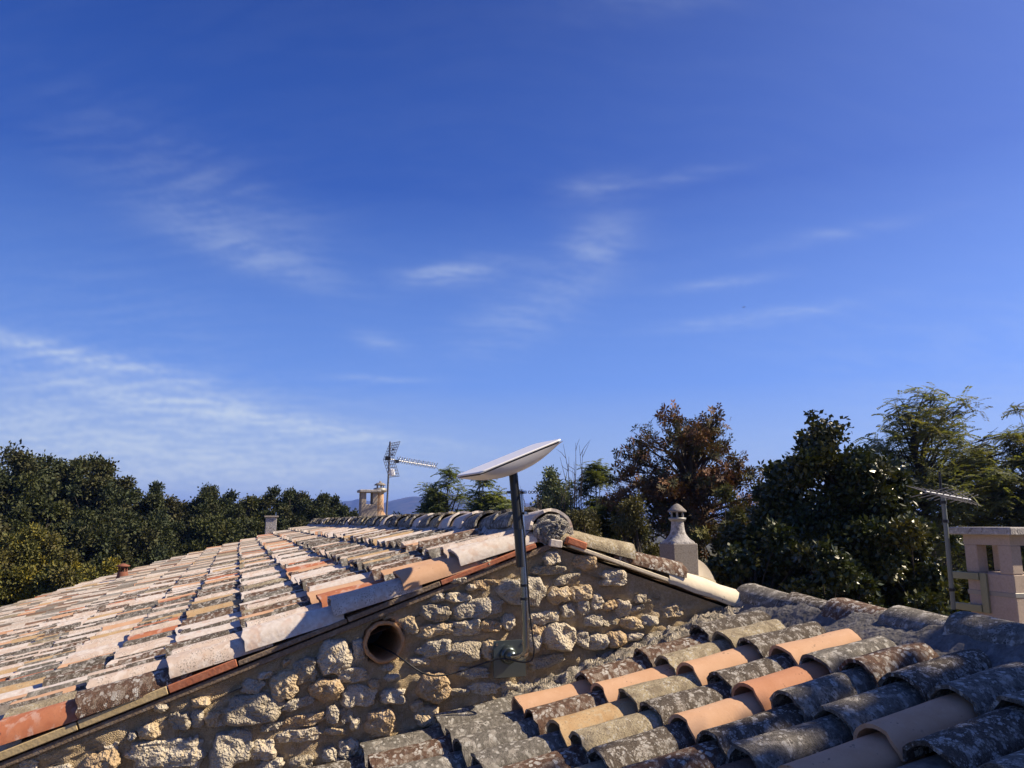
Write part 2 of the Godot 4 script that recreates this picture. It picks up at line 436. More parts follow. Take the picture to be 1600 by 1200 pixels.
# ---------------------------------------------------------------- roof tiles
func tile_mesh(len_: float, w0: float, w1: float, h0: float, h1: float, th: float, seed_: int, rag: float, nseg := 10, nlen := 3, chip := 0.0, flank := 0.0) -> ArrayMesh:
	# a canal tile: lower end at x = 0, runs towards +x, arched over z
	var n := noise(seed_, 9.0, 2)
	var st := tool()
	var o := []
	var q := []
	for i in nlen + 1:
		var t := float(i) / nlen
		var ro := []
		var ri := []
		for k in nseg + 1:
			var phi := PI * k / nseg
			var hw := lerpf(w0, w1, t) / 2.0
			var ht := lerpf(h0, h1, t)
			var edge := 0.0
			if i == 0:
				edge = rag * n.get_noise_2d(k * 0.03, seed_) * 2.0
				if chip > 0.0:
					edge += chip * maxf(0.0, 1.0 - absf(k - nseg * (0.25 + 0.5 * fmod(seed_ * 0.37, 1.0))) / 2.0)
			elif i == nlen:
				edge = -rag * n.get_noise_2d(k * 0.03, seed_ + 50) * 2.0
			var bump := n.get_noise_2d(t * 0.12 + 7.0, k * 0.018) * 0.006
			var x := len_ * t + edge
			var dir := Vector2(cos(phi), sin(phi))
			ro.append(Vector3(x, (ht + bump) * dir.y, (hw + bump) * dir.x))
			ri.append(Vector3(x, (ht + bump - th) * dir.y, (hw + bump - th) * dir.x))
		o.append(ro); q.append(ri)
	var st2 := tool()
	st2.set_smooth_group(1)
	for i in nlen:
		for k in nseg:
			st.set_smooth_group(1)
			var edge2 := flank * nseg * (1.0 + 0.35 * n.get_noise_2d(i * 0.03 + 30.0, 3.0))
			if k < edge2:
				quad(st2, o[i][k], o[i + 1][k], o[i + 1][k + 1], o[i][k + 1])
			else:
				quad(st, o[i][k], o[i + 1][k], o[i + 1][k + 1], o[i][k + 1])
			st.set_smooth_group(2)
			quad(st, q[i][k], q[i][k + 1], q[i + 1][k + 1], q[i + 1][k])
	st.set_smooth_group(-1)
	for k in nseg:
		quad(st, o[0][k], o[0][k + 1], q[0][k + 1], q[0][k])
		quad(st, o[nlen][k], q[nlen][k], q[nlen][k + 1], o[nlen][k + 1])
	for i in nlen:
		quad(st, o[i][0], q[i][0], q[i + 1][0], o[i + 1][0])
		quad(st, o[i][nseg], o[i + 1][nseg], q[i + 1][nseg], q[i][nseg])
	var mesh := done(st)
	if flank > 0.0:
		st2.index()
		st2.generate_normals()
		mesh = st2.commit(mesh)
	return mesh

var flanked := []
var covers := []
var low_cover: ArrayMesh
var low_narrow: ArrayMesh
var channel_mesh: ArrayMesh
var ridge_meshes := []

func make_tile_meshes() -> void:
	for k in 7:
		covers.append(tile_mesh(0.455, 0.205 + 0.006 * (k % 3), 0.162, 0.088 + 0.004 * (k % 2), 0.07, 0.014, 30 + k, 0.006 + 0.003 * (k % 3), 12, 4, [0.0, 0.0, 0.02, 0.0, 0.0, 0.035, 0.0][k]))
	for k in 6:      # the same with dark lichen grown over the side facing the camera
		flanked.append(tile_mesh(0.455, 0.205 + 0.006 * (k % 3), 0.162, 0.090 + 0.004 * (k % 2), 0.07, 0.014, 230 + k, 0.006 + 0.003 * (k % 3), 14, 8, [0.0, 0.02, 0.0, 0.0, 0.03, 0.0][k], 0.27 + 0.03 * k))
	low_cover = tile_mesh(0.45, 0.205, 0.165, 0.088, 0.07, 0.014, 77, 0.006, 6, 1)
	low_narrow = tile_mesh(0.45, 0.185, 0.15, 0.09, 0.07, 0.014, 77, 0.006, 8, 2)
	channel_mesh = tile_mesh(0.46, 0.17, 0.20, 0.062, 0.075, 0.013, 91, 0.005, 8, 2)
	for k in 4:
		ridge_meshes.append(tile_mesh(0.43, 0.255 + 0.008 * (k % 2), 0.215, 0.118, 0.1, 0.016, 120 + k, 0.008, 14, 3, 0.02 if k == 2 else 0.0))

func tile_xf(p: Vector3, slope: float, right_side: bool, lift: float, turn: float, roll: float) -> Transform3D:   # p: house axes, the lower end's middle
	var b := Basis(Vector3(0, 0, 1), slope - lift)
	b = b * Basis(Vector3(0, 1, 0), turn) * Basis(Vector3(1, 0, 0), roll)
	if right_side:
		b = Basis(Vector3.UP, PI) * b
	return Transform3D(b, P(p.x, p.y, p.z))

func pick(table: Array) -> String:
	var total := 0.0
	for e in table:
		total += e[1]
	var r := rng.randf() * total
	for e in table:
		r -= e[1]
		if r <= 0.0:
			return e[0]
	return table[0][0]

const TINT := {"peach": Color(0.70, 0.41, 0.25), "pale": Color(0.67, 0.565, 0.46), "chalk": Color(0.74, 0.67, 0.58), "ochre": Color(0.58, 0.41, 0.22), "red": Color(0.5, 0.2, 0.1), "lichen": Color(0.27, 0.24, 0.2), "lichen_brown": Color(0.26, 0.17, 0.12), "lichen_tan": Color(0.42, 0.36, 0.25), "lichen_grey": Color(0.36, 0.34, 0.3)}

func lay(spots: Array, parent: Node3D, called: String, stuff: String, most: int, mesh_far: ArrayMesh) -> void:   # spots: [transform, material name, middle in house axes, mesh]
	for s in spots:
		var seen := in_frame(s[2])
		s.append((0.0 if seen else 1000.0) + s[2].length())
	spots.sort_custom(func(a, b): return a[4] < b[4])
	var rest := []
	for i in spots.size():
		var s: Array = spots[i]
		if i < most and s[4] < 1000.0:
			var o := part(called, s[3], M[s[1]], parent, s[0])
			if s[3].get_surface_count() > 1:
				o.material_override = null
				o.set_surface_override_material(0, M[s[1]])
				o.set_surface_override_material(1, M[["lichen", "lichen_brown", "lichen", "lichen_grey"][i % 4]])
		else:
			rest.append(s)
	if rest.is_empty():
		return
	var mm := MultiMesh.new()
	mm.transform_format = MultiMesh.TRANSFORM_3D
	mm.use_colors = true
	mm.mesh = mesh_far
	mm.instance_count = rest.size()
	for i in rest.size():
		mm.set_instance_transform(i, rest[i][0])
		var c: Color = TINT.get(rest[i][1], Color(0.10, 0.078, 0.06))
		var v := rnd(0.85, 1.12)
		mm.set_instance_color(i, Color(c.r * v, c.g * v, c.b * v))
	var o := MultiMeshInstance3D.new()
	o.name = stuff
	o.multimesh = mm
	o.material_override = M.far_tile
	o.set_meta("kind", "stuff")
	parent.add_child(o, true)

# ---------------------------------------------------------------- the farmhouse
const WALL_Z := 3.95
const RIDGE_X := 1.6
const FAR_Z := 18.2

func roof_y(x: float, z: float) -> float:     # level on which the cover tiles stand, main house
	var t := clampf((z - WALL_Z) / (FAR_Z - WALL_Z), 0.0, 1.0)
	var s := absf(RIDGE_X - x)
	if x > RIDGE_X:
		return -0.055 - 0.33 * s
	return -0.055 - 0.05 * t - lerpf(0.352, 0.225, t) * s - 0.0085 * s * s * t

func roof_slope(x: float, z: float) -> float:
	return atan(absf(roof_y(x + 0.05, z) - roof_y(x - 0.05, z)) / 0.1)

func wing_y(x: float) -> float:               # the same for the lower wing
	return -1.305 + 0.29 * x if x < 2.88 else -1.305 + 0.29 * 2.88 - 0.29 * (x - 2.88)

func farmhouse() -> void:
	var root := thing("stone_farmhouse", "old stone farmhouse with pale weathered canal-tile roof and rubble gable wall", "house", P(RIDGE_X, -H, 11.0))
	# roof deck with thickness
	var st := tool()
	for side in [0, 1]:
		var x0 := RIDGE_X
		var x1: float = -5.6 if side == 0 else 8.4
		var f := func(u: float, v: float) -> Vector3:
			var x := lerpf(x0, x1, u)
			var z := lerpf(WALL_Z - 0.01, FAR_Z - 0.02, v)
			return P(x, roof_y(x, z) - 0.055, z)
		var f2 := func(u: float, v: float) -> Vector3:
			return f.call(u, v) - Vector3(0, 0.1, 0)
		sheet(st, f, 10, 12, side == 0)
		sheet(st, f2, 10, 12, side == 1)
	var deck := world_part("roof", st, M.wood, root)
	# cover and channel tiles
	var cov := []
	var cha := []
	var near_table := [["pale", 0.31], ["chalk", 0.2], ["peach", 0.12], ["ochre", 0.05], ["red", 0.03], ["lichen", 0.11], ["lichen_brown", 0.06], ["lichen_tan", 0.05], ["lichen_grey", 0.07]]
	var far_table := [["pale", 0.26], ["chalk", 0.25], ["peach", 0.05], ["ochre", 0.035], ["red", 0.02], ["lichen", 0.17], ["lichen_brown", 0.08], ["lichen_tan", 0.05], ["lichen_grey", 0.09]]
	var fixed := {Vector2i(0, 0): "chalk", Vector2i(1, 0): "pale", Vector2i(0, 1): "peach", Vector2i(1, 1): "peach", Vector2i(2, 1): "pale", Vector2i(0, 2): "pale", Vector2i(1, 2): "red", Vector2i(2, 2): "peach", Vector2i(3, 2): "chalk", Vector2i(0, 3): "chalk", Vector2i(1, 3): "pale", Vector2i(2, 3): "peach", Vector2i(0, 4): "pale", Vector2i(1, 4): "pale", Vector2i(0, 5): "lichen_brown", Vector2i(1, 5): "pale", Vector2i(2, 5): "pale", Vector2i(0, 6): "red", Vector2i(1, 6): "lichen_tan", Vector2i(2, 6): "peach", Vector2i(1, 7): "pale", Vector2i(3, 4): "chalk", Vector2i(3, 3): "lichen_tan", Vector2i(4, 3): "pale"}
	var col := 0
	var z := 4.0
	while z < FAR_Z - 0.05:
		var drift := rnd(-0.02, 0.02)
		for row in 21:
			var x := 1.08 + drift - 0.335 * row + rnd(-0.018, 0.018)
			if col == 0:
				x = [1.08, 0.79, 0.46, 0.07, -0.25, -0.60][row] if row < 6 else x + 0.03
			var sl := roof_slope(x, z)
			var kind := pick(near_table if z < 6.5 else far_table)
			if fixed.has(Vector2i(col, row)):
				kind = fixed[Vector2i(col, row)]
			var base := Vector3(x, roof_y(x, z) + 0.012 + rnd(-0.004, 0.006), z + rnd(-0.008, 0.008))
			cov.append([tile_xf(base, sl, false, 0.075, rnd(-0.025, 0.025), rnd(-0.05, 0.05)) * Transform3D(Basis.from_scale(Vector3(1, 1, 1.0 if z < 4.2 else 0.86)), Vector3.ZERO), kind, base, covers[rng.randi() % 7] if (rng.randf() < (0.9 if z < 4.4 else 0.45)) else flanked[rng.randi() % 6]])
			if row % 1 == 0:
				var cz := z + 0.112
				var cb := Vector3(x - 0.1, roof_y(x - 0.1, cz) + 0.018, cz)
				var ckind: String = kind if (z < 4.5 and kind != "lichen_brown") else ["channel", "channel", "lichen", "lichen_brown", "lichen"][rng.randi() % 5]
				var xf := tile_xf(cb, roof_slope(x, cz), false, 0.06, 0.0, PI)
				cha.append([xf, ckind, cb, channel_mesh])
		z += 0.223 + rnd(-0.004, 0.004)
		col += 1
	lay(cov, deck, "roof_tile", "far_roof_tiles", 300, low_narrow)
	lay(cha, deck, "channel_tile", "far_channel_tiles", 160, low_cover)
	# the other slope: verge tiles, the rest as one mass
	var back := []
	z = 4.0
	col = 0
	while z < FAR_Z - 0.05:
		for row in 19:
			if col == 0 and row > 1 and row < 5:
				continue
			var x := 2.08 + 0.345 * row + rnd(-0.01, 0.01)
			var base := Vector3(x, roof_y(x, z) + 0.012, z)
			back.append([tile_xf(base, atan(0.33), true, 0.075, 0.0, 0.0), ["lichen_tan", "lichen_brown", "lichen_grey"][mini(row, 2) if col == 0 else rng.randi() % 3], base if (col == 0 and row < 2) else Vector3(x, -50, z), covers[rng.randi() % 7]])
		z += 0.224
		col += 1
	lay(back, deck, "roof_tile", "hidden_roof_tiles", 2, low_cover)
	# pale smooth verge piece below the two lichened tiles
	st = tool()
	var v0 := Vector3(2.36, roof_y(2.36, 4) + 0.015, 4.0)
	sheet(st, func(u: float, v: float) -> Vector3:
		var x := lerpf(2.30, 2.95, u)
		var prof := [[3.905, -0.052], [3.896, -0.03], [3.902, 0.0], [3.925, 0.035], [3.98, 0.055], [4.06, 0.045], [4.11, -0.02]]
		var i := clampi(int(v * 6.0), 0, 5)
		var t := v * 6.0 - i
		var q := Vector2(lerpf(prof[i][0], prof[i + 1][0], t), lerpf(prof[i][1], prof[i + 1][1], t))
		return P(x, roof_y(x, 4.0) + q.y + 0.003 * sin(u * 19.0), q.x), 12, 12, true)
	part("verge_cap", done(st), M.lime, deck)
	# verge: boards, thin bricks and a plank under the edge tiles
	for e in [[-1.45, -0.93, "yellow_brick", 0.032], [-0.925, -0.60, "yellow_brick", 0.034], [-0.595, -0.255, "yellow_brick", 0.036], [-0.25, 0.03, "red_brick", 0.036], [0.035, 0.52, "wood", 0.022], [0.525, 0.98, "wood", 0.024], [0.985, 1.5, "red_brick", 0.024]]:
		st = tool()
		var xm: float = (e[0] + e[1]) / 2.0
		var sl := roof_slope(xm, WALL_Z)
		var half: float = (e[1] - e[0]) / 2.0 / cos(sl)
		box(st, Vector3(-half, -0.016, -0.06), Vector3(half, e[3] - 0.016, 0.045), Transform3D(Basis(Vector3(0, 0, 1), sl), P(xm, roof_y(xm, WALL_Z) - 0.028, WALL_Z)), 0.003)
		part("verge_brick", done(st), M[e[2]], deck)
	st = tool()
	box(st, Vector3(-1.62, -0.02, -0.03), Vector3(1.62, 0.006, 0.03), Transform3D(Basis(Vector3(0, 0, 1), atan(0.352)), P(0.06, roof_y(0.06, WALL_Z) - 0.062, WALL_Z - 0.002)), 0.003)
	part("verge_board", done(st), M.wood, deck)
	st = tool()
	box(st, Vector3(-0.66, -0.014, -0.03), Vector3(0.66, 0.006, 0.05), Transform3D(Basis(Vector3(0, 0, 1), -atan(0.33)), P(2.33, roof_y(2.33, WALL_Z) - 0.03, WALL_Z)), 0.003)
	part("verge_board", done(st), M.lime, deck)
	st = tool()
	box(st, Vector3(-0.06, -0.02, -0.03), Vector3(0.06, 0.02, 0.05), Transform3D(Basis(Vector3(0, 0, 1), -atan(0.33)), P(1.735, roof_y(1.735, WALL_Z) - 0.012, WALL_Z - 0.01)), 0.006)
	part("verge_brick", done(st), M.red_brick, deck)
	# ridge: mortar bed, tiles, the plugged end
	var n := noise(41, 6.0, 4)
	st = tool()
	sheet(st, func(u: float, v: float) -> Vector3:
		var zz := lerpf(3.94, FAR_Z, u)
		var a := PI * v
		var d := n.get_noise_2d(zz, v * 1.3)
		return P(RIDGE_X - (0.15 + 0.02 * d) * cos(a), -0.105 + 0.02 * d + 0.105 * sin(a), zz), 150, 8, true)
	part("ridge_mortar", done(st), M.cement, deck)
	z = 3.93
	var k := 0
	while z < FAR_Z - 0.2:
		var b := Basis(Vector3(0, 1, 0), PI / 2.0 + rnd(-0.03, 0.03)) * Basis(Vector3(0, 0, 1), -0.05 + rnd(-0.012, 0.012)) * Basis(Vector3(1, 0, 0), rnd(-0.04, 0.04))
		var mk: String = "chalk" if k == 0 else pick([["lichen_grey", 0.55], ["lichen_tan", 0.2], ["chalk", 0.15], ["lichen", 0.2]])
		part("ridge_tile", ridge_meshes[k % 4], M[mk], deck, Transform3D(b, P(RIDGE_X + rnd(-0.008, 0.008), -0.035 - 0.012 * (1.0 if k == 0 else 0.0) + rnd(-0.004, 0.006), z)))
		z += 0.345
		k += 1
	st = tool()
	sheet(st, func(u: float, v: float) -> Vector3:
		var a := TAU * v
		var r := u
		var d := n.get_noise_3d(r * cos(a) * 3.0, r * sin(a) * 3.0, 4.0)
		return P(RIDGE_X + 0.015 + r * cos(a) * (0.118 + 0.02 * d), -0.042 + r * sin(a) * (0.088 + 0.02 * d), 3.945 - (0.028 + 0.05 * d) * sqrt(maxf(0.0, 1.0 - r * r * 0.96))), 10, 26, true)
	part("ridge_plug", done(st), M.cement_rough, deck)
	st = tool()
	box(st, Vector3(-0.035, -0.02, -0.02), Vector3(0.035, 0.02, 0.02), Transform3D(Basis(Vector3(0, 0, 1), -0.15), P(RIDGE_X + 0.015, -0.112, 3.915)), 0.004)
	part("tile_shard", done(st), M.chalk, deck)
	gable(root)
	# the other walls, plain masonry
	for w in [["wall", Vector3(-5.0, -H, 4.35), Vector3(-4.5, -2.6, 17.9)], ["wall", Vector3(7.5, -H, 4.35), Vector3(8.0, -2.4, 17.9)], ["wall", Vector3(-5.0, -H, 17.6), Vector3(8.0, -2.6, 18.05)]]:
		st = tool()
		box(st, P(w[1].x, w[1].y, w[2].z), P(w[2].x, w[2].y, w[1].z))
		world_part(w[0], st, M.mortar, root)
	st = tool()
	st.set_smooth_group(-1)
	var ga := P(-4.9, -2.7, 17.9); var gb := P(RIDGE_X, -0.35, 17.9); var gc := P(7.9, -2.5, 17.9)
	tri(st, ga, gb, gc)
	world_part("wall", st, M.mortar, root)

func gable(root: Node3D) -> void:
	# rubble gable: a rough mortar face with each stone set in it
	var n := noise(51, 2.2, 4)
	var n2 := noise(52, 11.0, 4)
	var st := tool()
	var hole := on_wall(600, 1003, WALL_Z - 0.04)
	var top := func(x: float) -> float:
		return roof_y(x, WALL_Z) - 0.07
	sheet(st, func(u: float, v: float) -> Vector3:
		var x := lerpf(-1.5, 3.3, u)
		var y := lerpf(-1.75, top.call(x), v)
		var d := n.get_noise_2d(x * 1.4, y * 2.4) * 0.03 + n2.get_noise_2d(x, y) * 0.018
		if Vector2(x - hole.x, y - hole.y).length() < 0.094:
			return P(x, y, WALL_Z + 0.6)
		return P(x, y, WALL_Z + 0.005 - d * smoothstep(0.0, 0.06, (1.0 - v) * 1.0) - 0.01), 250, 95, false)
	var face := world_part("gable_wall", st, M.mortar, root)
	st = tool()
	box(st, P(-5.0, -H, 4.4), P(8.0, -1.78, 3.95))
	world_part("wall", st, M.mortar, root)
	for s in [[-5.0, -1.5], [3.3, 8.0]]:
		st = tool()
		st.set_smooth_group(-1)
		var a := P(s[0], -1.78, WALL_Z); var b := P(s[0], roof_y(s[0], WALL_Z) - 0.07, WALL_Z)
		var c := P(s[1], roof_y(s[1], WALL_Z) - 0.07, WALL_Z); var d := P(s[1], -1.78, WALL_Z)
		if b.y > a.y and c.y > d.y:
			quad(st, a, b, c, d)
		else:
			tri(st, a, b, c) if b.y > c.y else tri(st, d, b, c)
		world_part("wall", st, M.mortar, root)
	# the stones, by the places they take in the wall (pixels of the photograph on the wall's plane): left, top, right, bottom
	var stones := [[497, 1002, 547, 1051], [549, 998, 571, 1038], [459, 1028, 493, 1065], [422, 1049, 465, 1094], [377, 1060, 412, 1084], [403, 1048, 426, 1060], [487, 1056, 534, 1094], [527, 1042, 573, 1066], [440, 1088, 491, 1107], [350, 1084, 437, 1131], [320, 1110, 373, 1135], [328, 1137, 392, 1199], [392, 1154, 429, 1186], [440, 1112, 506, 1135], [435, 1135, 499, 1161], [508, 1101, 529, 1129], [531, 1105, 551, 1129], [508, 1137, 540, 1147], [407, 1127, 440, 1142], [536, 1069, 583, 1103], [570, 1107, 617, 1152], [529, 1154, 562, 1184], [502, 1167, 525, 1191], [452, 1178, 487, 1204], [300, 1088, 328, 1105], [298, 1107, 320, 1135], [292, 1150, 315, 1199], [441, 1029, 454, 1042], [546, 1120, 562, 1139], [403, 1184, 442, 1206],
		[266, 1111, 300, 1139], [217, 1130, 252, 1155], [200, 1142, 214, 1155], [202, 1150, 318, 1199], [130, 1172, 186, 1216], [164, 1158, 185, 1172], [70, 1194, 112, 1216], [657, 944, 701, 970], [650, 973, 707, 995], [710, 935, 782, 967], [709, 967, 749, 993], [749, 968, 781, 986], [783, 959, 803, 983], [655, 1000, 702, 1026], [700, 1002, 749, 1034], [750, 1000, 774, 1029], [716, 1040, 763, 1061], [639, 1027, 671, 1040], [650, 1049, 698, 1094], [596, 1074, 632, 1099], [599, 1054, 623, 1061], [700, 1074, 731, 1087], [648, 1101, 684, 1133], [595, 1036, 614, 1047], [694, 925, 734, 941], [739, 906, 774, 921], [727, 913, 740, 921], [782, 902, 844, 947], [831, 883, 879, 898], [855, 917, 887, 943], [876, 942, 896, 965], [823, 954, 870, 975], [823, 975, 849, 999], [847, 973, 894, 1016], [821, 986, 842, 1020], [827, 1022, 878, 1043], [886, 915, 921, 939], [901, 937, 918, 960], [921, 928, 938, 952], [940, 939, 961, 954], [961, 939, 983, 964], [912, 960, 938, 979], [938, 962, 959, 977], [968, 964, 1000, 984], [899, 986, 917, 1012], [917, 990, 946, 1014], [947, 986, 974, 1009], [976, 988, 1000, 1001], [1002, 960, 1024, 977], [863, 898, 904, 913], [1036, 945, 1064, 964], [984, 945, 1006, 955], [848, 862, 872, 881], [895, 868, 930, 890], [940, 890, 975, 915], [700, 895, 730, 912], [745, 872, 780, 893], [640, 1095, 660, 1110], [780, 1060, 815, 1078], [735, 1065, 775, 1085], [610, 1155, 640, 1175], [560, 1158, 600, 1190], [240, 1098, 262, 1112], [380, 1090, 400, 1100], [630, 965, 650, 990], [672, 925, 692, 940], [30, 1185, 60, 1205], [575, 1060, 592, 1075], [665, 1062, 700, 1075]]
	# chips packed between them
	var chips := RandomNumberGenerator.new()
	chips.seed = 4242
	for k in 500:
		var cx := chips.randf_range(60, 1060)
		var cy := chips.randf_range(880, 1195)
		var w := chips.randf_range(6, 13)
		var h := w * chips.randf_range(0.45, 0.9)
		var q := on_wall(cx, cy, WALL_Z)
		if q.y > roof_y(q.x, WALL_Z) - 0.17 or q.y < wing_y(q.x) + 0.12 or Vector2(q.x - hole.x, q.y - hole.y).length() < 0.14:
			continue
		var free := true
		for e in stones:
			if cx + w > e[0] - 3 and cx - w < e[2] + 3 and cy + h > e[1] - 3 and cy - h < e[3] + 3:
				free = false
				break
		if free and stones.size() < 170:
			stones.append([cx - w, cy - h, cx + w, cy + h])
	for i in stones.size():
		var s: Array = stones[i]
		var c0 := on_wall(s[0], s[3], WALL_Z)
		var c1 := on_wall(s[2], s[1], WALL_Z)
		var hw := maxf((c1.x - c0.x) * 0.60, 0.018)
		var hh := maxf((c1.y - c0.y) * 0.60, 0.018)
		var mid := (c0 + c1) / 2.0
		var mesh := stone_mesh(hw, hh, 400 + i)
		var b := Basis(Vector3(0, 0, 1), rnd(-0.12, 0.2))
		part("stone", mesh, M[["stone_a", "stone_b", "stone_d", "stone_c", "stone_b", "stone_a", "stone_e"][i % 7]], face, Transform3D(b, P(mid.x, mid.y, WALL_Z - 0.004)))

func stone_mesh(hw: float, hh: float, seed_: int) -> ArrayMesh:
	var n := noise(seed_, 2.6, 3)
	var n2 := noise(seed_ + 1, 14.0, 4)
	var prot := clampf(minf(hw, hh) * 0.95, 0.035, 0.1) * rnd(0.85, 1.2)
	var power := rnd(2.4, 4.2)
	var tilt := Vector2(rnd(-0.35, 0.35), rnd(-0.3, 0.3))
	var cuts := []
	for k in 5:
		cuts.append([rnd(0.86, 1.15) * prot, rnd(-0.5, 0.5) * prot, rnd(-0.5, 0.5) * prot])
	var st := tool()
	var nr := 10
	var ns := 28
	sheet(st, func(u: float, v: float) -> Vector3:
		var a := TAU * v
		var ca := cos(a); var sa := sin(a)
		var sup := pow(pow(absf(ca), power) + pow(absf(sa), power), -1.0 / power)
		var out := sup * (1.0 + 0.34 * n.get_noise_2d(ca * 0.45 + 3.0, sa * 0.45))
		var r := pow(u, 0.8)
		var x := hw * r * out * ca
		var y := hh * r * out * sa
		var dome := pow(maxf(0.0, 1.0 - pow(r, 4.0)), 0.5)
		var d := prot * dome * (1.0 + tilt.x * r * ca + tilt.y * r * sa)
		for c in cuts:
			d = minf(d, c[0] + c[1] * r * ca + c[2] * r * sa)
		d += dome * (n.get_noise_3d(x * 2.0, y * 2.0, 5.0) * 0.03 + n2.get_noise_3d(x, y, 1.0) * 0.022)
		d -= smoothstep(0.85, 1.0, r) * 0.03
		return Vector3(x, y, d), nr, ns, true)
	return done(st)

# ---------------------------------------------------------------- the lower wing
func wing() -> void:
	var root := thing("lower_wing", "lower stone wing with lichen-covered canal tiles below the rubble gable", "house", P(2.88, -H, 0.9))
	var st := tool()
	for side in [0, 1]:
		var x1: float = -1.6 if side == 0 else 7.2
		var f := func(u: float, v: float) -> Vector3:
			var x := lerpf(2.88, x1, u)
			return P(x, wing_y(x) - 0.05, lerpf(-2.3, 3.93, v))
		var f2 := func(u: float, v: float) -> Vector3:
			return f.call(u, v) - Vector3(0, 0.1, 0)
		sheet(st, f, 6, 6, side == 0)
		sheet(st, f2, 6, 6, side == 1)
	var deck := world_part("roof", st, M.wood, root)
	var fixed := {Vector2i(0, 3): "peach", Vector2i(1, 2): "peach", Vector2i(2, 1): "peach", Vector2i(4, 2): "peach", Vector2i(3, 0): "peach", Vector2i(4, 1): "red_peach", Vector2i(7, 1): "peach", Vector2i(7, 2): "peach", Vector2i(2, 3): "ochre", Vector2i(3, 3): "lichen_tan", Vector2i(2, 2): "lichen_tan", Vector2i(1, 1): "lichen_tan", Vector2i(1, 0): "lichen_tan", Vector2i(5, 1): "lichen_grey", Vector2i(5, 0): "lichen_brown",
		Vector2i(0, 0): "lichen", Vector2i(0, 1): "lichen_brown", Vector2i(0, 2): "lichen_brown", Vector2i(1, 3): "lichen_brown", Vector2i(2, 0): "lichen", Vector2i(3, 1): "lichen", Vector2i(3, 2): "lichen", Vector2i(4, 0): "lichen_grey", Vector2i(5, 2): "lichen", Vector2i(4, 3): "lichen", Vector2i(6, 0): "lichen", Vector2i(6, 1): "lichen_grey", Vector2i(6, 2): "lichen_grey", Vector2i(5, 3): "lichen_brown", Vector2i(7, 0): "lichen_grey", Vector2i(8, 0): "lichen_grey", Vector2i(8, 1): "lichen", Vector2i(8, 2): "lichen", Vector2i(0, 4): "lichen_grey", Vector2i(1, 4): "lichen_grey", Vector2i(2, 4): "lichen_grey", Vector2i(3, 4): "lichen_brown"}
	var table := [["lichen", 0.34], ["lichen_grey", 0.3], ["lichen_brown", 0.18], ["lichen_tan", 0.12], ["ochre", 0.04], ["peach", 0.03]]
	M.red_peach = M.peach.duplicate()
	M.red_peach.albedo_color = Color(0.93, 0.84, 0.81)
	var cov := []
	var cha := []
	var sl := atan(0.29)
	for col in range(-1, 27):
		var z := 3.62 - 0.22 * col
		for row in range(0, 12):
			if col == -1 and row < 4:
				continue
			var x := 2.30 - 0.335 * row + rnd(-0.02, 0.02)
			var kind := pick(table)
			if fixed.has(Vector2i(col, row)):
				kind = fixed[Vector2i(col, row)]
			var base := Vector3(x, wing_y(x) + 0.018 + rnd(-0.004, 0.008), z + rnd(-0.008, 0.008))
			var m: ArrayMesh = covers[rng.randi() % 7]
			if kind == "peach" or kind == "red_peach":
				m = covers[[0, 3][rng.randi() % 2]]
			var cut := Transform3D(Basis.from_scale(Vector3(rnd(0.74, 0.88) if row == 0 else 1.0, 1, 1)), Vector3.ZERO)
			cov.append([tile_xf(base, sl, false, 0.085, rnd(-0.03, 0.03), rnd(-0.06, 0.06)) * cut, kind, base, m])
			var cb := Vector3(x - 0.1, wing_y(x - 0.1) + 0.025, z + 0.11)
			cha.append([tile_xf(cb, sl, false, 0.06, 0.0, PI), "channel", cb, channel_mesh])
	lay(cov, deck, "roof_tile", "far_roof_tiles", 300, low_cover)
	lay(cha, deck, "channel_tile", "far_channel_tiles", 200, low_cover)
	var back := []
	for col in range(0, 27):
		for row in 12:
			var x := 3.45 + 0.335 * row
			var base := Vector3(x, wing_y(x) + 0.018, 3.62 - 0.22 * col)
			back.append([tile_xf(base, sl, true, 0.085, 0.0, 0.0), pick(table), Vector3(x, -50, 0), covers[0]])
	lay(back, deck, "roof_tile", "hidden_roof_tiles", 0, low_cover)
	# ridge: broad mortar fillet, then the tiles
	var n := noise(61, 3.0, 4)
	var n2 := noise(62, 16.0, 3)
	st = tool()
	sheet(st, func(u: float, v: float) -> Vector3:
		var z := lerpf(3.94, -2.3, u)
		var d := n.get_noise_2d(z, v * 0.8) * 0.03 + n2.get_noise_2d(z, v * 0.4) * 0.008
		var lowx := 2.58 + 0.06 * n.get_noise_2d(z * 1.7, 40.0)
		var x := lerpf(lowx, 3.2, v)
		var y := wing_y(x) + 0.004
		if v < 0.5:
			y += 0.07 * smoothstep(0.0, 0.4, v) - 0.012
		return P(x - d * 0.6, y + d * 0.8, z), 300, 16, false)
	part("ridge_mortar", done(st), M.dark_mortar, deck)
	var z := 3.97
	var k := 0
	while z > -2.2:
		var b := Basis(Vector3(0, 1, 0), -PI / 2.0 + rnd(-0.04, 0.04)) * Basis(Vector3(0, 0, 1), -0.045 + rnd(-0.015, 0.015)) * Basis(Vector3(1, 0, 0), rnd(-0.06, 0.06))
		var top := -0.492 + rnd(-0.006, 0.008) + (0.015 if k == 0 else 0.0)
		part("ridge_tile", ridge_meshes[(k + 1) % 4], M[["lichen_grey", "lichen", "lichen_brown", "lichen_grey"][k % 4]], deck, Transform3D(b, P(2.89 + rnd(-0.012, 0.012), top, z)))
		z -= 0.36
		k += 1
	# lumpy mortar where the roof meets the gable
	st = tool()
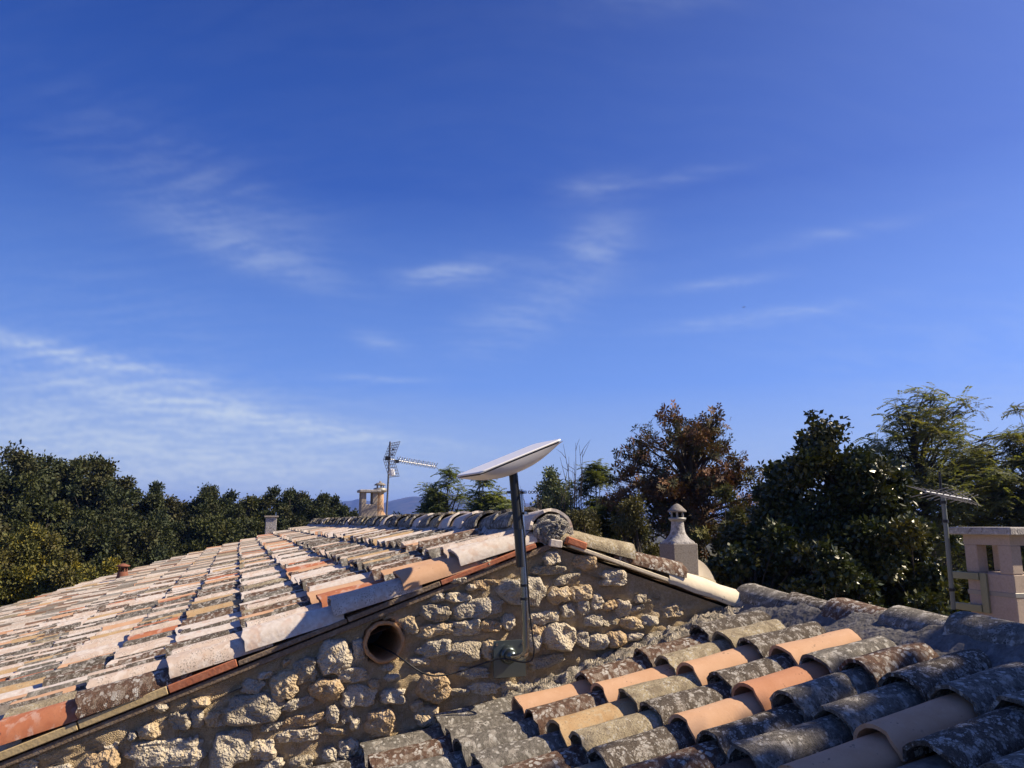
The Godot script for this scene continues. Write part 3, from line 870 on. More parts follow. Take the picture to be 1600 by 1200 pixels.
	sheet(st, func(u: float, v: float) -> Vector3:
		var x := lerpf(-1.4, 2.8, u)
		var wide := 0.19 + 0.06 * n.get_noise_2d(x * 1.3, 9.0) - 0.07 * smoothstep(1.2, 0.4, x)
		var zz := WALL_Z + 0.0 - wide * v
		var bulge := 0.05 * (1.0 - v) + 0.02 * sin(PI * v)
		var d := n.get_noise_2d(x * 2.6, v * 0.9) * 0.03 + n2.get_noise_2d(x * 1.8, v * 1.1) * 0.028
		return P(x, wing_y(x) + bulge + d - 0.02 * v, zz - d * 0.5), 240, 14, false)
	part("mortar_flashing", done(st), M.flash, deck)
	for w in [[Vector3(-1.2, -H, -2.0), Vector3(-0.8, -1.85, 3.9)], [Vector3(6.5, -H, -2.0), Vector3(6.9, -1.85, 3.9)], [Vector3(-1.2, -H, -2.2), Vector3(6.9, -1.85, -1.8)]]:
		st = tool()
		box(st, P(w[0].x, w[0].y, w[1].z), P(w[1].x, w[1].y, w[0].z))
		world_part("wall", st, M.mortar, root)
	st = tool()
	st.set_smooth_group(-1)
	tri(st, P(-1.1, -1.86, -1.9), P(2.88, -0.6, -1.9), P(6.8, -1.86, -1.9))
	world_part("wall", st, M.mortar, root)

# ---------------------------------------------------------------- things on the gable
const MAST := Vector3(1.335, 0.0, 3.71)

func internet_dish() -> void:
	var root := thing("satellite_antenna", "flat white rectangular satellite antenna on a steel wall mast bolted to the gable", "antenna", P(1.335, -0.72, WALL_Z - 0.03))
	var top := Vector3(1.306, 0.255, 3.71)
	var foot := Vector3(1.352, -0.66, 3.71)
	var c := Vector3(1.283, 0.318, 3.71)
	var la := Vector3(0.458, 0.184, 0.078)
	var sb := Vector3(0.052, 0.006, -0.270)
	var W := func(v: Vector3) -> Vector3:
		return Vector3(v.x, v.y, -v.z)
	var a: Vector3 = W.call(la).normalized()
	var b: Vector3 = W.call(sb)
	b = (b - a * b.dot(a)).normalized()
	var nn := a.cross(b)
	if nn.y < 0.0:
		nn = -nn
	var xf := Transform3D(Basis(a, nn, a.cross(nn)), P(c.x, c.y, c.z))
	var hx := 0.2535
	var hz := 0.1435
	# rounded rectangle outline
	var ring := func(inset: float, y: float) -> Array:
		var pts := []
		var r := 0.03
		for q in 4:
			var cx: float = [1, -1, -1, 1][q] * (hx - r)
			var cz: float = [1, 1, -1, -1][q] * (hz - r)
			for k in 6:
				var t := PI / 2.0 * (q + k / 5.0)
				pts.append(Vector3(cx + (r - inset) * cos(t), y, cz + (r - inset) * sin(t)))
		return pts
	var loft := func(st: SurfaceTool, rings: Array) -> void:
		st.set_smooth_group(1)
		for i in rings.size() - 1:
			var m: int = rings[i].size()
			for k in m:
				var k2 := (k + 1) % m
				quad(st, rings[i][k], rings[i][k2], rings[i + 1][k2], rings[i + 1][k])
	var lid := func(st: SurfaceTool, r: Array, y: float, down: bool) -> void:
		st.set_smooth_group(-1)
		for k in r.size():
			var k2 := (k + 1) % r.size()
			if down:
				tri(st, Vector3(0, y, 0), r[k2], r[k])
			else:
				tri(st, Vector3(0, y, 0), r[k], r[k2])
	var local := Transform3D(xf.basis, xf.origin - root.position)
	var st := tool()
	loft.call(st, [ring.call(0.006, 0.0), ring.call(0.0, 0.003), ring.call(0.0, 0.008), ring.call(0.003, 0.0105)])
	lid.call(st, ring.call(0.003, 0.0105), 0.0105, false)
	lid.call(st, ring.call(0.006, 0.0), 0.0, true)
	part("panel", done(st), M.white_plastic, root, local)
	st = tool()
	loft.call(st, [ring.call(0.012, -0.006), ring.call(0.012, 0.001)])
	part("seam", done(st), M.black, root, local)
	st = tool()
	var bowl := func(u: float, v: float) -> Vector3:
		var x := (u * 2.0 - 1.0)
		var zz := (v * 2.0 - 1.0)
		var d := 0.072 * pow(maxf(0.0, 1.0 - pow(absf(x), 2.4)), 0.9) * pow(maxf(0.0, 1.0 - pow(absf(zz), 2.6)), 0.55)
		return Vector3(x * hx, -0.005 - d, zz * hz)
	sheet(st, bowl, 28, 18, false)
	part("underside", done(st), M.white_plastic, root, local)
	# mast: black tube from the panel, strapped to the galvanised tube of the wall bracket
	st = tool()
	tube(st, [P(1.300, 0.262, 3.71), P(1.306, 0.225, 3.71), P(1.326, -0.035, 3.70)], [0.023, 0.023, 0.0225], 18)
	world_part("antenna_mast", st, M.mast_black, root)
	st = tool()
	var pts := [P(1.350, 0.165, 3.742), P(1.358, -0.05, 3.737), P(1.368, -0.30, 3.732), P(1.377, -0.60, 3.727)]
	for k in 7:
		var t := PI / 2.0 * k / 6.0
		pts.append(P(1.378 - 0.042 * (1.0 - cos(t)), -0.62 - 0.05 * sin(t), 3.727 + 0.115 * (1.0 - cos(t))))
	var rad := []
	for q in pts:
		rad.append(0.0185)
	tube(st, pts, rad, 18)
	world_part("bracket_tube", st, M.galv, root)
	st = tool()
	tube(st, [P(1.328, -0.02, 3.712), P(1.338, -0.14, 3.716), P(1.346, -0.22, 3.72)], [0.021, 0.021, 0.0205], 16)
	world_part("sleeve", st, M.dark_steel, root)
	for e in [-0.305, -0.37]:
		st = tool()
		tube(st, [P(1.369, e, 3.731), P(1.3695, e - 0.012, 3.731)], [0.0205, 0.0205], 16)
		world_part("tube_band", st, M.mast_black, root)
	# strap clamps, the upper with a punched tail
	for e in [[0.150, true], [0.045, false]]:
		st = tool()
		for k in 20:
			var t0 := TAU * k / 20.0
			var t1 := TAU * (k + 1) / 20.0
			var o := Vector3(1.328 if e[1] else 1.336, e[0], 3.725)
			var q0 := o + Vector3(0.052 * cos(t0), 0, 0.036 * sin(t0))
			var q1 := o + Vector3(0.052 * cos(t1), 0, 0.036 * sin(t1))
			box(st, Vector3(0, -0.006, -0.001), Vector3((q1 - q0).length() + 0.001, 0.006, 0.001), Transform3D(Basis(Vector3.UP, atan2(q1.z - q0.z, q1.x - q0.x)), P(q0.x, q0.y, q0.z)))
		var cl := world_part("strap_clamp", st, M.dark_steel, root)
		st = tool()
		tube(st, [P(1.352, e[0], 3.66), P(1.352, e[0], 3.70)], [0.008, 0.008], 6)
		world_part("bolt", st, M.galv, root)
		if e[1]:
			for k in 3:
				var tor := TorusMesh.new()
				tor.inner_radius = 0.0045
				tor.outer_radius = 0.0085
				tor.rings = 12
				tor.ring_segments = 6
				part("strap_link", tor, M.dark_steel, root, Transform3D(Basis(Vector3(1, 0, 0), PI / 2.0), P(1.388 + 0.0165 * k, e[0] + 0.001 * k, 3.70) - root.position))
	# wall plate with its ball joint and bolts
	st = tool()
	box(st, Vector3(-0.086, -0.09, -0.004), Vector3(0.086, 0.09, 0.004), Transform3D(Basis(Vector3(1, 0, 0), -0.06), P(1.345, -0.685, 3.885)), 0.002)
	world_part("wall_plate", st, M.plate, root)
	st = tool()
	box(st, Vector3(-0.06, -0.06, -0.03), Vector3(0.06, 0.06, 0.03), Transform3D(Basis.IDENTITY, P(1.345, -0.685, 3.915)))
	world_part("spacer", st, M.wood, root)
	st = tool()
	tube(st, [P(1.335, -0.665, 3.885), P(1.335, -0.665, 3.862), P(1.335, -0.665, 3.855)], [0.045, 0.043, 0.034], 18)
	world_part("joint_flange", st, M.plate, root)
	var sp := SphereMesh.new()
	sp.radius = 0.031
	sp.height = 0.062
	part("ball_joint", sp, M.plate, root, Transform3D(Basis.IDENTITY, P(1.338, -0.665, 3.845) - root.position))
	for q in [[-0.07, 0.072], [0.07, -0.072], [-0.07, -0.072], [0.07, 0.072], [0.0, -0.072]]:
		st = tool()
		var bp := P(1.345 + q[0], -0.685 + q[1], 3.886)
		tube(st, [bp, bp + Vector3(0, 0, 0.008)], [0.009, 0.008], 6)
		world_part("bolt", st, M.galv, root)
	# cable from the clay pipe to the mast
	var pc := on_wall(617, 1022, WALL_Z - 0.08)
	var pin := Vector3(pc.x - 0.06, pc.y + 0.012, WALL_Z + 0.2)
	var p2 := on_wall(662, 1052, WALL_Z - 0.15)
	var p3 := on_wall(700, 1054, WALL_Z - 0.16)
	var p4 := on_wall(760, 1035, WALL_Z - 0.15)
	var p5 := on_wall(784, 1029, WALL_Z - 0.17)
	var p6 := Vector3(1.395, -0.66, 3.69)
	var p7 := Vector3(1.385, -0.45, 3.692)
	var p8 := Vector3(1.352, -0.05, 3.685)
	var p9 := Vector3(1.318, 0.21, 3.69)
	var cv := Curve3D.new()
	var cp := [pin, pc, p2, p3, p4, p5, p6, p7, p8, p9]
	for i in cp.size():
		var tan_: Vector3 = (cp[mini(i + 1, cp.size() - 1)] - cp[maxi(i - 1, 0)]) / 6.0
		cv.add_point(P(cp[i].x, cp[i].y, cp[i].z), W.call(-tan_), W.call(tan_))
	var bp2 := cv.tessellate(4, 3)
	var rr := []
	var bl := []
	for q in bp2:
		bl.append(q); rr.append(0.0042)
	st = tool()
	tube(st, bl, rr, 6)
	var cab := part("antenna_cable", done(st), M.black, self)
	cab.name = numbered("antenna_cable")
	tag(cab, "thin black cable sagging from the clay pipe to the antenna mast", "cable")

func clay_pipe() -> void:
	var c := on_wall(600, 1003, WALL_Z - 0.04)
	var o := MeshInstance3D.new()
	var st := tool()
	var xf := P(c.x, c.y, WALL_Z)
	var prof := [[0.097, -0.5], [0.097, 0.02], [0.1, 0.035], [0.1, 0.05], [0.097, 0.055], [0.086, 0.056], [0.082, 0.05], [0.081, 0.03], [0.081, -0.5]]
	st.set_smooth_group(1)
	var n := noise(71, 5.0, 2)
	for i in prof.size() - 1:
		for k in 32:
			var q := []
			for e in [[i, k], [i, k + 1], [i + 1, k + 1], [i + 1, k]]:
				var t: float = TAU * (e[1] % 32) / 32.0
				var r: float = prof[e[0]][0] + n.get_noise_2d(cos(t) * 0.3, sin(t) * 0.3) * 0.006
				q.append(xf + Vector3(r * cos(t), r * sin(t), prof[e[0]][1]))
			quad(st, q[0], q[3], q[2], q[1])
	o.mesh = done(st)
	o.material_override = M.ochre.duplicate()
	o.material_override.albedo_color = Color(1.0, 0.90, 0.84)
	o.name = "clay_pipe"
	add_child(o)
	tag(o, "round open clay pipe end built into the rubble gable wall", "pipe")
	st = tool()
	tube(st, [xf + Vector3(0, 0, -0.46), xf + Vector3(0, 0, -0.49)], [0.09, 0.09], 16)
	part("back", done(st), M.black, o)

# ---------------------------------------------------------------- chimneys and aerials
func slab_box(root: Node3D, called: String, lo: Vector3, hi: Vector3, m: Material, bevel := 0.008) -> MeshInstance3D:
	var st := tool()
	box(st, P(lo.x, lo.y, hi.z), P(hi.x, hi.y, lo.z), Transform3D.IDENTITY, bevel)
	return world_part(called, st, m, root)

func chimneys() -> void:
	# block chimney with flared neck and pointed cowl
	var c := Vector3(4.77, 0.0, 7.87)
	var root := thing("neck_chimney", "grey block chimney with flared cement neck and pointed round cowl", "chimney", P(c.x, roof_y(c.x, c.z) - 0.1, c.z))
	slab_box(root, "block", Vector3(c.x - 0.16, roof_y(c.x, c.z) - 0.1, c.z - 0.16), Vector3(c.x + 0.16, -0.235, c.z + 0.16), M.render_grey, 0.012)
	var st := tool()
	var nz := noise(81, 5.0, 3)
	sheet(st, func(u: float, v: float) -> Vector3:
		var prof := [[0.155, -0.24], [0.15, -0.215], [0.12, -0.185], [0.092, -0.14], [0.076, -0.08], [0.07, -0.01], [0.07, 0.02]]
		var i := clampi(int(u * 6.0), 0, 5)
		var t := u * 6.0 - i
		var r: float = lerpf(prof[i][0], prof[i + 1][0], t)
		var y: float = lerpf(prof[i][1], prof[i + 1][1], t)
		var a := TAU * v
		var sq := pow(pow(absf(cos(a)), 8.0) + pow(absf(sin(a)), 8.0), -0.125)
		var k := lerpf(sq, 1.0, clampf(u * 1.8, 0.0, 1.0))
		r = r * k + nz.get_noise_3d(cos(a), sin(a), u * 2.0) * 0.008
		return P(c.x + r * cos(a), y, c.z + r * sin(a)), 12, 28, true)
	world_part("neck", st, M.cement, root)
	st = tool()
	lathe(st, P(c.x, 0.0, c.z), [[0.072, 0.01], [0.098, 0.03], [0.10, 0.05], [0.072, 0.055], [0.06, 0.03]], 22)
	world_part("collar", st, M.zinc, root)
	for k in 6:
		st = tool()
		var a := TAU * k / 6.0
		tube(st, [P(c.x + 0.07 * cos(a), 0.05, c.z + 0.07 * sin(a)), P(c.x + 0.07 * cos(a), 0.12, c.z + 0.07 * sin(a))], [0.011, 0.011], 6)
		world_part("cowl_post", st, M.zinc, root)
	st = tool()
	lathe(st, P(c.x, 0.115, c.z), [[0.0, 0.0], [0.105, 0.0], [0.108, 0.012], [0.09, 0.032], [0.05, 0.072], [0.022, 0.092], [0.0, 0.098]], 22)
	world_part("cowl", st, M.render_grey, root)
	# small round dish beside it
	var dd := Vector3(5.23, -0.66, 8.02)
	root = thing("television_dish", "pale round television dish half hidden behind the block chimney with the flared neck", "satellite dish", P(dd.x, roof_y(dd.x, dd.z), dd.z))
	st = tool()
	var bx := Transform3D(Basis(Vector3.UP, 0.35) * Basis(Vector3(1, 0, 0), -0.35), P(dd.x - 0.08, dd.y - 0.06, dd.z + 0.1))
	for flip in [false, true]:
		sheet(st, func(u: float, v: float) -> Vector3:
			var a := TAU * v
			return bx * Vector3(0.27 * u * cos(a), 0.29 * u * sin(a), 0.07 * u * u - (0.004 if flip else 0.0)), 8, 28, not flip)
	world_part("reflector", st, M.lime, root)
	st = tool()
	tube(st, [P(dd.x - 0.08, dd.y - 0.06, dd.z + 0.12), P(dd.x - 0.08, dd.y - 0.1, dd.z + 0.24), P(dd.x - 0.08, roof_y(dd.x, dd.z) - 0.05, dd.z + 0.24)], [0.02, 0.02, 0.02], 8)
	world_part("post", st, M.galv, root)

	# broad pink chimney with open sides under a slab
	var lo := Vector3(6.47, 0.0, 5.12)
	var hi := Vector3(6.95, -0.115, 5.59)
	var y0 := roof_y(6.5, 5.2) - 0.2
	root = thing("slab_chimney", "broad rendered chimney with square side openings under a flat concrete slab", "chimney", P(6.71, y0, 5.35))
	slab_box(root, "base", Vector3(lo.x, y0, lo.z), Vector3(hi.x, -0.455, hi.z), M.render_pink, 0.01)
	for s in [[lo.x, lo.z], [hi.x - 0.13, lo.z], [lo.x, hi.z - 0.13], [hi.x - 0.13, hi.z - 0.13]]:
		slab_box(root, "pier", Vector3(s[0] + 0.001, -0.455, s[1] + 0.001), Vector3(s[0] + 0.129, -0.205, s[1] + 0.129), M.render_pink, 0.006)
	for s in [[lo.x, lo.z, lo.x + 0.1, hi.z], [hi.x - 0.1, lo.z, hi.x, hi.z], [lo.x + 0.1, lo.z, hi.x - 0.1, lo.z + 0.1], [lo.x + 0.1, hi.z - 0.1, hi.x - 0.1, hi.z]]:
		slab_box(root, "lintel", Vector3(s[0], -0.205, s[1]), Vector3(s[2], -0.115, s[3]), M.render_pink, 0.0)
	slab_box(root, "slab", Vector3(lo.x - 0.085, -0.113, lo.z - 0.085), Vector3(hi.x + 0.085, -0.045, hi.z + 0.13), M.cement, 0.008)
	slab_box(root, "strap", Vector3(lo.x - 0.004, -0.655, lo.z - 0.004), Vector3(hi.x + 0.004, -0.615, hi.z + 0.004), M.zinc, 0.002)

	# aerial on the bracket of that chimney
	root = thing("comb_aerial", "grey steel pole with two sprays of comb elements strapped to the slab chimney", "aerial", P(6.3, -0.8, 5.62))
	var pb := at_depth(1490, 952, 7.36)
	var pt := at_depth(1473.5, 775, 7.36)
	st = tool()
	tube(st, [P(pb.x, pb.y, pb.z), P(pt.x, pt.y, pt.z)], [0.021, 0.021], 14)
	world_part("pole", st, M.green_pole, root)
	var p3 := at_depth(1468, 737, 7.41)
	var p4 := at_depth(1472, 792, 7.41)
	st = tool()
	tube(st, [P(p4.x, p4.y, p4.z), P(p3.x, p3.y, p3.z)], [0.011, 0.011], 10)
	world_part("stub", st, M.black, root)
	for e in [785.0, 815.0, 922.0]:
		var q := pt.lerp(pb, (e - 775.0) / 177.0)
		st = tool()
		tube(st, [P(q.x, q.y - 0.014, q.z), P(q.x, q.y + 0.014, q.z)], [0.028, 0.028], 10)
		world_part("clamp", st, M.black, root)
	var hub := at_depth(1478, 774, 7.39)
	var right := Vector3(cos(YAW), 0, -sin(YAW))
	var fwd := Vector3(sin(YAW), 0, cos(YAW))
	var boom0 := hub - right * 0.24 + Vector3(0, 0.03, 0) - fwd * 0.1
	var boom1 := hub + right * 0.36 - Vector3(0, 0.035, 0) + fwd * 0.22
	st = tool()
	tube(st, [P(boom0.x, boom0.y, boom0.z), P(boom1.x, boom1.y, boom1.z)], [0.008, 0.008], 6)
	var bo := world_part("boom", st, M.alu, root)
	var across := (fwd * 0.9 - right * 0.45).normalized()
	for k in 15:
		var t := k / 14.0
		var q := boom0.lerp(boom1, t)
		var h := lerpf(0.20, 0.10, t)
		for s in [-1.0, 1.0]:
			st = tool()
			var e1: Vector3 = q + across * h * s + Vector3(0, 0.065 * s * (1.0 if k % 2 == 0 else -0.6), 0)
			tube(st, [P(q.x, q.y, q.z), P(e1.x, e1.y, e1.z)], [0.004, 0.004], 5)
			part("element", done(st), M.zinc, bo)
	for e in [-0.49, -0.775]:      # bracket arms and plate on the chimney's side
		st = tool()
		box(st, P(6.43, e - 0.032, 5.745), P(6.462, e + 0.032, 5.44), Transform3D.IDENTITY, 0.003)
		world_part("bracket_arm", st, M.olive, root)
	st = tool()
	box(st, P(6.44, -0.81, 5.437), P(6.466, -0.455, 5.37), Transform3D.IDENTITY, 0.003)
	world_part("bracket_plate", st, M.olive, root)

	# open chimney, clay flue and television aerial at the far end of the ridge
	c = Vector3(2.49, 0, 16.08)
	y0 = roof_y(c.x, c.z) - 0.1
	root = thing("window_chimney", "small rendered chimney with a see-through opening under its slab beside the clay flue", "chimney", P(c.x, y0, c.z))
	slab_box(root, "base", Vector3(c.x - 0.165, y0, c.z - 0.165), Vector3(c.x + 0.165, 0.36, c.z + 0.165), M.render, 0.01)
	for s in [[-0.165, -0.165], [0.065, -0.165], [-0.165, 0.065], [0.065, 0.065]]:
		slab_box(root, "pier", Vector3(c.x + s[0] + 0.001, 0.36, c.z + s[1] + 0.001), Vector3(c.x + s[0] + 0.099, 0.60, c.z + s[1] + 0.099), M.render, 0.006)
	slab_box(root, "slab", Vector3(c.x - 0.21, 0.60, c.z - 0.21), Vector3(c.x + 0.225, 0.655, c.z + 0.21), M.cement, 0.012)

	c = Vector3(2.72, 0, 16.05)
	y0 = roof_y(c.x, c.z) - 0.05
	root = thing("clay_flue", "round orange clay flue with a two-tier cowl beside the see-through chimney", "flue", P(c.x, y0, c.z))
	st = tool()
	lathe(st, P(c.x, 0, c.z), [[0.17, y0], [0.15, 0.12], [0.105, 0.2], [0.085, 0.32], [0.08, 0.58], [0.08, 0.60]], 20)
	world_part("pipe", st, M.flue_clay, root)
	st = tool()
	lathe(st, P(c.x, 0, c.z), [[0.08, 0.58], [0.085, 0.60], [0.13, 0.615], [0.142, 0.645], [0.135, 0.685], [0.10, 0.70], [0.06, 0.70]], 22)
	world_part("cowl", st, M.zinc, root)
	for k in 5:
		var a := TAU * k / 5.0
		st = tool()
		tube(st, [P(c.x + 0.07 * cos(a), 0.69, c.z + 0.07 * sin(a)), P(c.x + 0.07 * cos(a), 0.755, c.z + 0.07 * sin(a))], [0.01, 0.01], 6)
		world_part("cowl_post", st, M.zinc, root)
	st = tool()
	lathe(st, P(c.x, 0.75, c.z), [[0.0, 0.0], [0.12, 0.0], [0.122, 0.01], [0.08, 0.045], [0.025, 0.06], [0.02, 0.085], [0.0, 0.09]], 22)
	world_part("cap", st, M.render_grey, root)

	var mt := at_depth(609.5, 690, 15.5)
	var mb := at_depth(604, 805, 15.5)
	mb = mb.lerp(mt, -0.35)
	root = thing("television_aerial", "dark mast with a bent grid reflector and a long studded aerial boom", "aerial", P(mb.x, mb.y, mb.z))
	st = tool()
	tube(st, [P(mb.x, mb.y, mb.z), P(mt.x, mt.y, mt.z)], [0.02, 0.018], 10)
	world_part("mast", st, M.thin_steel, root)
	var hb := at_depth(610, 717, 15.5)
	# boom runs right and away; the grid stands across it behind
	var b1 := at_depth(681, 729, 16.1)
	var bd := (b1 - hb).normalized()
	var side := Vector3(-bd.z, 0, bd.x).normalized()
	st = tool()
	tube(st, [P(hb.x - 0.06, hb.y, hb.z), P(b1.x, b1.y, b1.z)], [0.011, 0.011], 6)
	var boom := world_part("boom", st, M.alu, root)
	for k in 17:
		var q := hb.lerp(b1, 0.18 + 0.82 * k / 16.0)
		for s in [-1.0, 1.0]:
			st = tool()
			var e1: Vector3 = q + side * 0.075 * s + Vector3(0, 0.07, 0)
			var e2: Vector3 = q + side * 0.075 * s - Vector3(0, 0.045, 0)
			tube(st, [P(e1.x, e1.y, e1.z), P(q.x, q.y, q.z), P(e2.x, e2.y, e2.z)], [0.007, 0.007, 0.007], 5)
			part("element", done(st), [M.thin_steel, M.alu][k % 2], boom)
	for up in [1.0, -1.0]:
		st = tool()
		for i in 7:
			var t := i / 6.0
			var o := hb + bd * (-0.04 + 0.13 * t) + Vector3(0, up * 0.345 * t, 0)
			var w := 0.235
			tube(st, [P(o.x - side.x * w, o.y, o.z - side.z * w), P(o.x + side.x * w, o.y, o.z + side.z * w)], [0.0055, 0.0055], 4)
		for j in 7:
			var w := lerpf(-0.235, 0.235, j / 6.0)
			var o0 := hb + bd * -0.04 + side * w
			var o1 := hb + bd * 0.09 + side * w + Vector3(0, up * 0.345, 0)
			tube(st, [P(o0.x, o0.y, o0.z), P(o1.x, o1.y, o1.z)], [0.0055, 0.0055], 4)
		world_part("grid_reflector", st, M.thin_steel, root)
	for e in [[-0.06, 0.0, 0.05], [0.14, -0.03, 0.045], [0.06, 0.20, 0.022], [0.03, 0.09, 0.022]]:
		st = tool()
		var o: Vector3 = hb + bd * e[0] + Vector3(0, e[1], 0)
		box(st, Vector3(-e[2], -e[2] * 0.7, -e[2]), Vector3(e[2], e[2] * 0.7, e[2]), Transform3D(Basis.IDENTITY, P(o.x, o.y, o.z)), 0.006)
		world_part("terminal_box", st, M.black, root)
	st = tool()
	var am := at_depth(613, 738, 15.4)
	box(st, Vector3(-0.045, -0.075, -0.04), Vector3(0.045, 0.075, 0.04), Transform3D(Basis(Vector3(0, 0, 1), 0.2), P(am.x, am.y, am.z)), 0.02)
	world_part("amplifier", st, M.white_plastic, root)
	st = tool()
	tube(st, [P(mt.lerp(mb, 0.36).x, am.y - 0.02, mt.lerp(mb, 0.36).z), P(am.x, am.y - 0.02, am.z)], [0.02, 0.02], 6)
	world_part("amplifier_arm", st, M.white_plastic, root)

	# plain grey chimney at the far verge and the little clay vent
	c = at_depth(424, 806, 17.4)
	y0 = roof_y(c.x, minf(c.z, FAR_Z)) - 0.25
	root = thing("plain_chimney", "plain pale grey chimney with a thin slab at the far roof edge", "chimney", P(c.x, y0, c.z))
	slab_box(root, "shaft", Vector3(c.x - 0.115, y0, c.z - 0.115), Vector3(c.x + 0.115, c.y - 0.03, c.z + 0.115), M.cement, 0.006)
	slab_box(root, "slab", Vector3(c.x - 0.15, c.y - 0.03, c.z - 0.15), Vector3(c.x + 0.15, c.y, c.z + 0.15), M.render, 0.006)
	st = tool()
	tube(st, [P(c.x + 0.1, c.y - 0.01, c.z), P(c.x + 0.1, c.y + 0.08, c.z)], [0.015, 0.015], 6)
	world_part("pin", st, M.galv, root)

	c = at_depth(190, 914, 14.2)
	c.y = roof_y(c.x, c.z) + 0.10
	root = thing("roof_vent", "small rusty clay vent with a pointed lid standing on the pale roof tiles", "vent", P(c.x, c.y - 0.05, c.z))
	var k2 := c.z / 14.0
	st = tool()
	lathe(st, P(c.x, c.y, c.z), [[0.10 * k2, -0.08], [0.085 * k2, 0.0], [0.075 * k2, 0.07], [0.07 * k2, 0.08]], 16)
	world_part("pot", st, M.rusty, root)
	for k in 4:
		var a := TAU * (k + 0.3) / 4.0
		st = tool()
		tube(st, [P(c.x + 0.06 * cos(a) * k2, c.y + 0.07, c.z + 0.06 * sin(a) * k2), P(c.x + 0.06 * cos(a) * k2, c.y + 0.16 * k2, c.z + 0.06 * sin(a) * k2)], [0.016, 0.016], 6)
		world_part("post", st, M.rusty, root)
	st = tool()
	lathe(st, P(c.x, c.y + 0.15 * k2, c.z), [[0.0, 0.0], [0.10 * k2, 0.0], [0.10 * k2, 0.015], [0.03, 0.05], [0.0, 0.055]], 16)
	world_part("lid", st, M.rusty, root)

# ---------------------------------------------------------------- trees
func leaf(st: SurfaceTool, base: Vector3, dir: Vector3, up: Vector3, len_: float, wid: float) -> void:
	var side := dir.cross(up).normalized()
	var nrm := side.cross(dir).normalized()
	var tip := base + dir * len_
	var midp := base + dir * len_ * 0.45 - nrm * wid * 0.18
	st.set_smooth_group(-1)
	tri(st, base, midp + side * wid * 0.5 + nrm * wid * 0.25, tip)
	tri(st, base, tip, midp - side * wid * 0.5 + nrm * wid * 0.25)

func dir_() -> Vector3:
	var v := Vector3(rng.randfn(), rng.randfn(), rng.randfn())
	return v.normalized() if v.length() > 0.01 else Vector3.UP

var leaf_meshes := {}
func make_leaf_meshes() -> void:
	var st := tool()
	for k in 12:         # oak spray
		var d := dir_()
		leaf(st, d * rnd(0.02, 0.17), (d + dir_() * 0.7).normalized(), dir_(), rnd(0.075, 0.115), rnd(0.045, 0.065))
	leaf_meshes.oak = done(st)
	st = tool()
	for k in 9:          # broad glossy leaves
		var d := dir_()
		leaf(st, d * rnd(0.02, 0.15), (d + dir_() * 0.5 + Vector3(0, -0.4, 0)).normalized(), (Vector3.UP + dir_() * 0.6).normalized(), rnd(0.085, 0.125), rnd(0.06, 0.085))
	leaf_meshes.broad = done(st)
	st = tool()
	for k in 3:          # pinnate fronds
		var d := (dir_() * Vector3(1, 0.3, 1)).normalized()
		var p := Vector3.ZERO
		for j in 9:
			d = (d + Vector3(0, -0.07, 0)).normalized()
			p += d * 0.03
			var s := d.cross(Vector3.UP).normalized()
			for q in [-1.0, 1.0]:
				leaf(st, p, (s * q + d * 0.5 + Vector3(0, -0.15, 0)).normalized(), (Vector3.UP + dir_() * 0.5).normalized(), rnd(0.05, 0.065), 0.032)
	leaf_meshes.frond = done(st)
	st = tool()
	for c in 2:          # palmate, curled
		var o := dir_() * 0.07
		var ax := dir_()
		var s := ax.cross(dir_()).normalized()
		for j in 6:
			var t := TAU * j / 7.0
			var d := (s * cos(t) + ax.cross(s) * sin(t) + Vector3(0, -0.35, 0)).normalized()
			leaf(st, o + d * 0.02, d, ax, rnd(0.10, 0.15), rnd(0.035, 0.05))
	leaf_meshes.palm = done(st)

func tree(called: String, label: String, category: String, group: String, px: float, top_py: float, d: float, rpx: float, o: Dictionary) -> Node3D:
	rng.seed = int(px * 7.0 + top_py * 131.0 + d * 1009.0) + 5000
	# px, top_py: crown's middle and top in the photograph; d: distance; rpx: half width there
	var topv := at_depth(px, top_py - 0.14 * rpx, d)
	var r := rpx * d / FL
	var ground_y := -H
	var height := topv.y - ground_y
	var base := P(topv.x, ground_y, topv.z)
	var root := thing(called, label, category, base, group)
	grow(root, height, r, o)
	return root

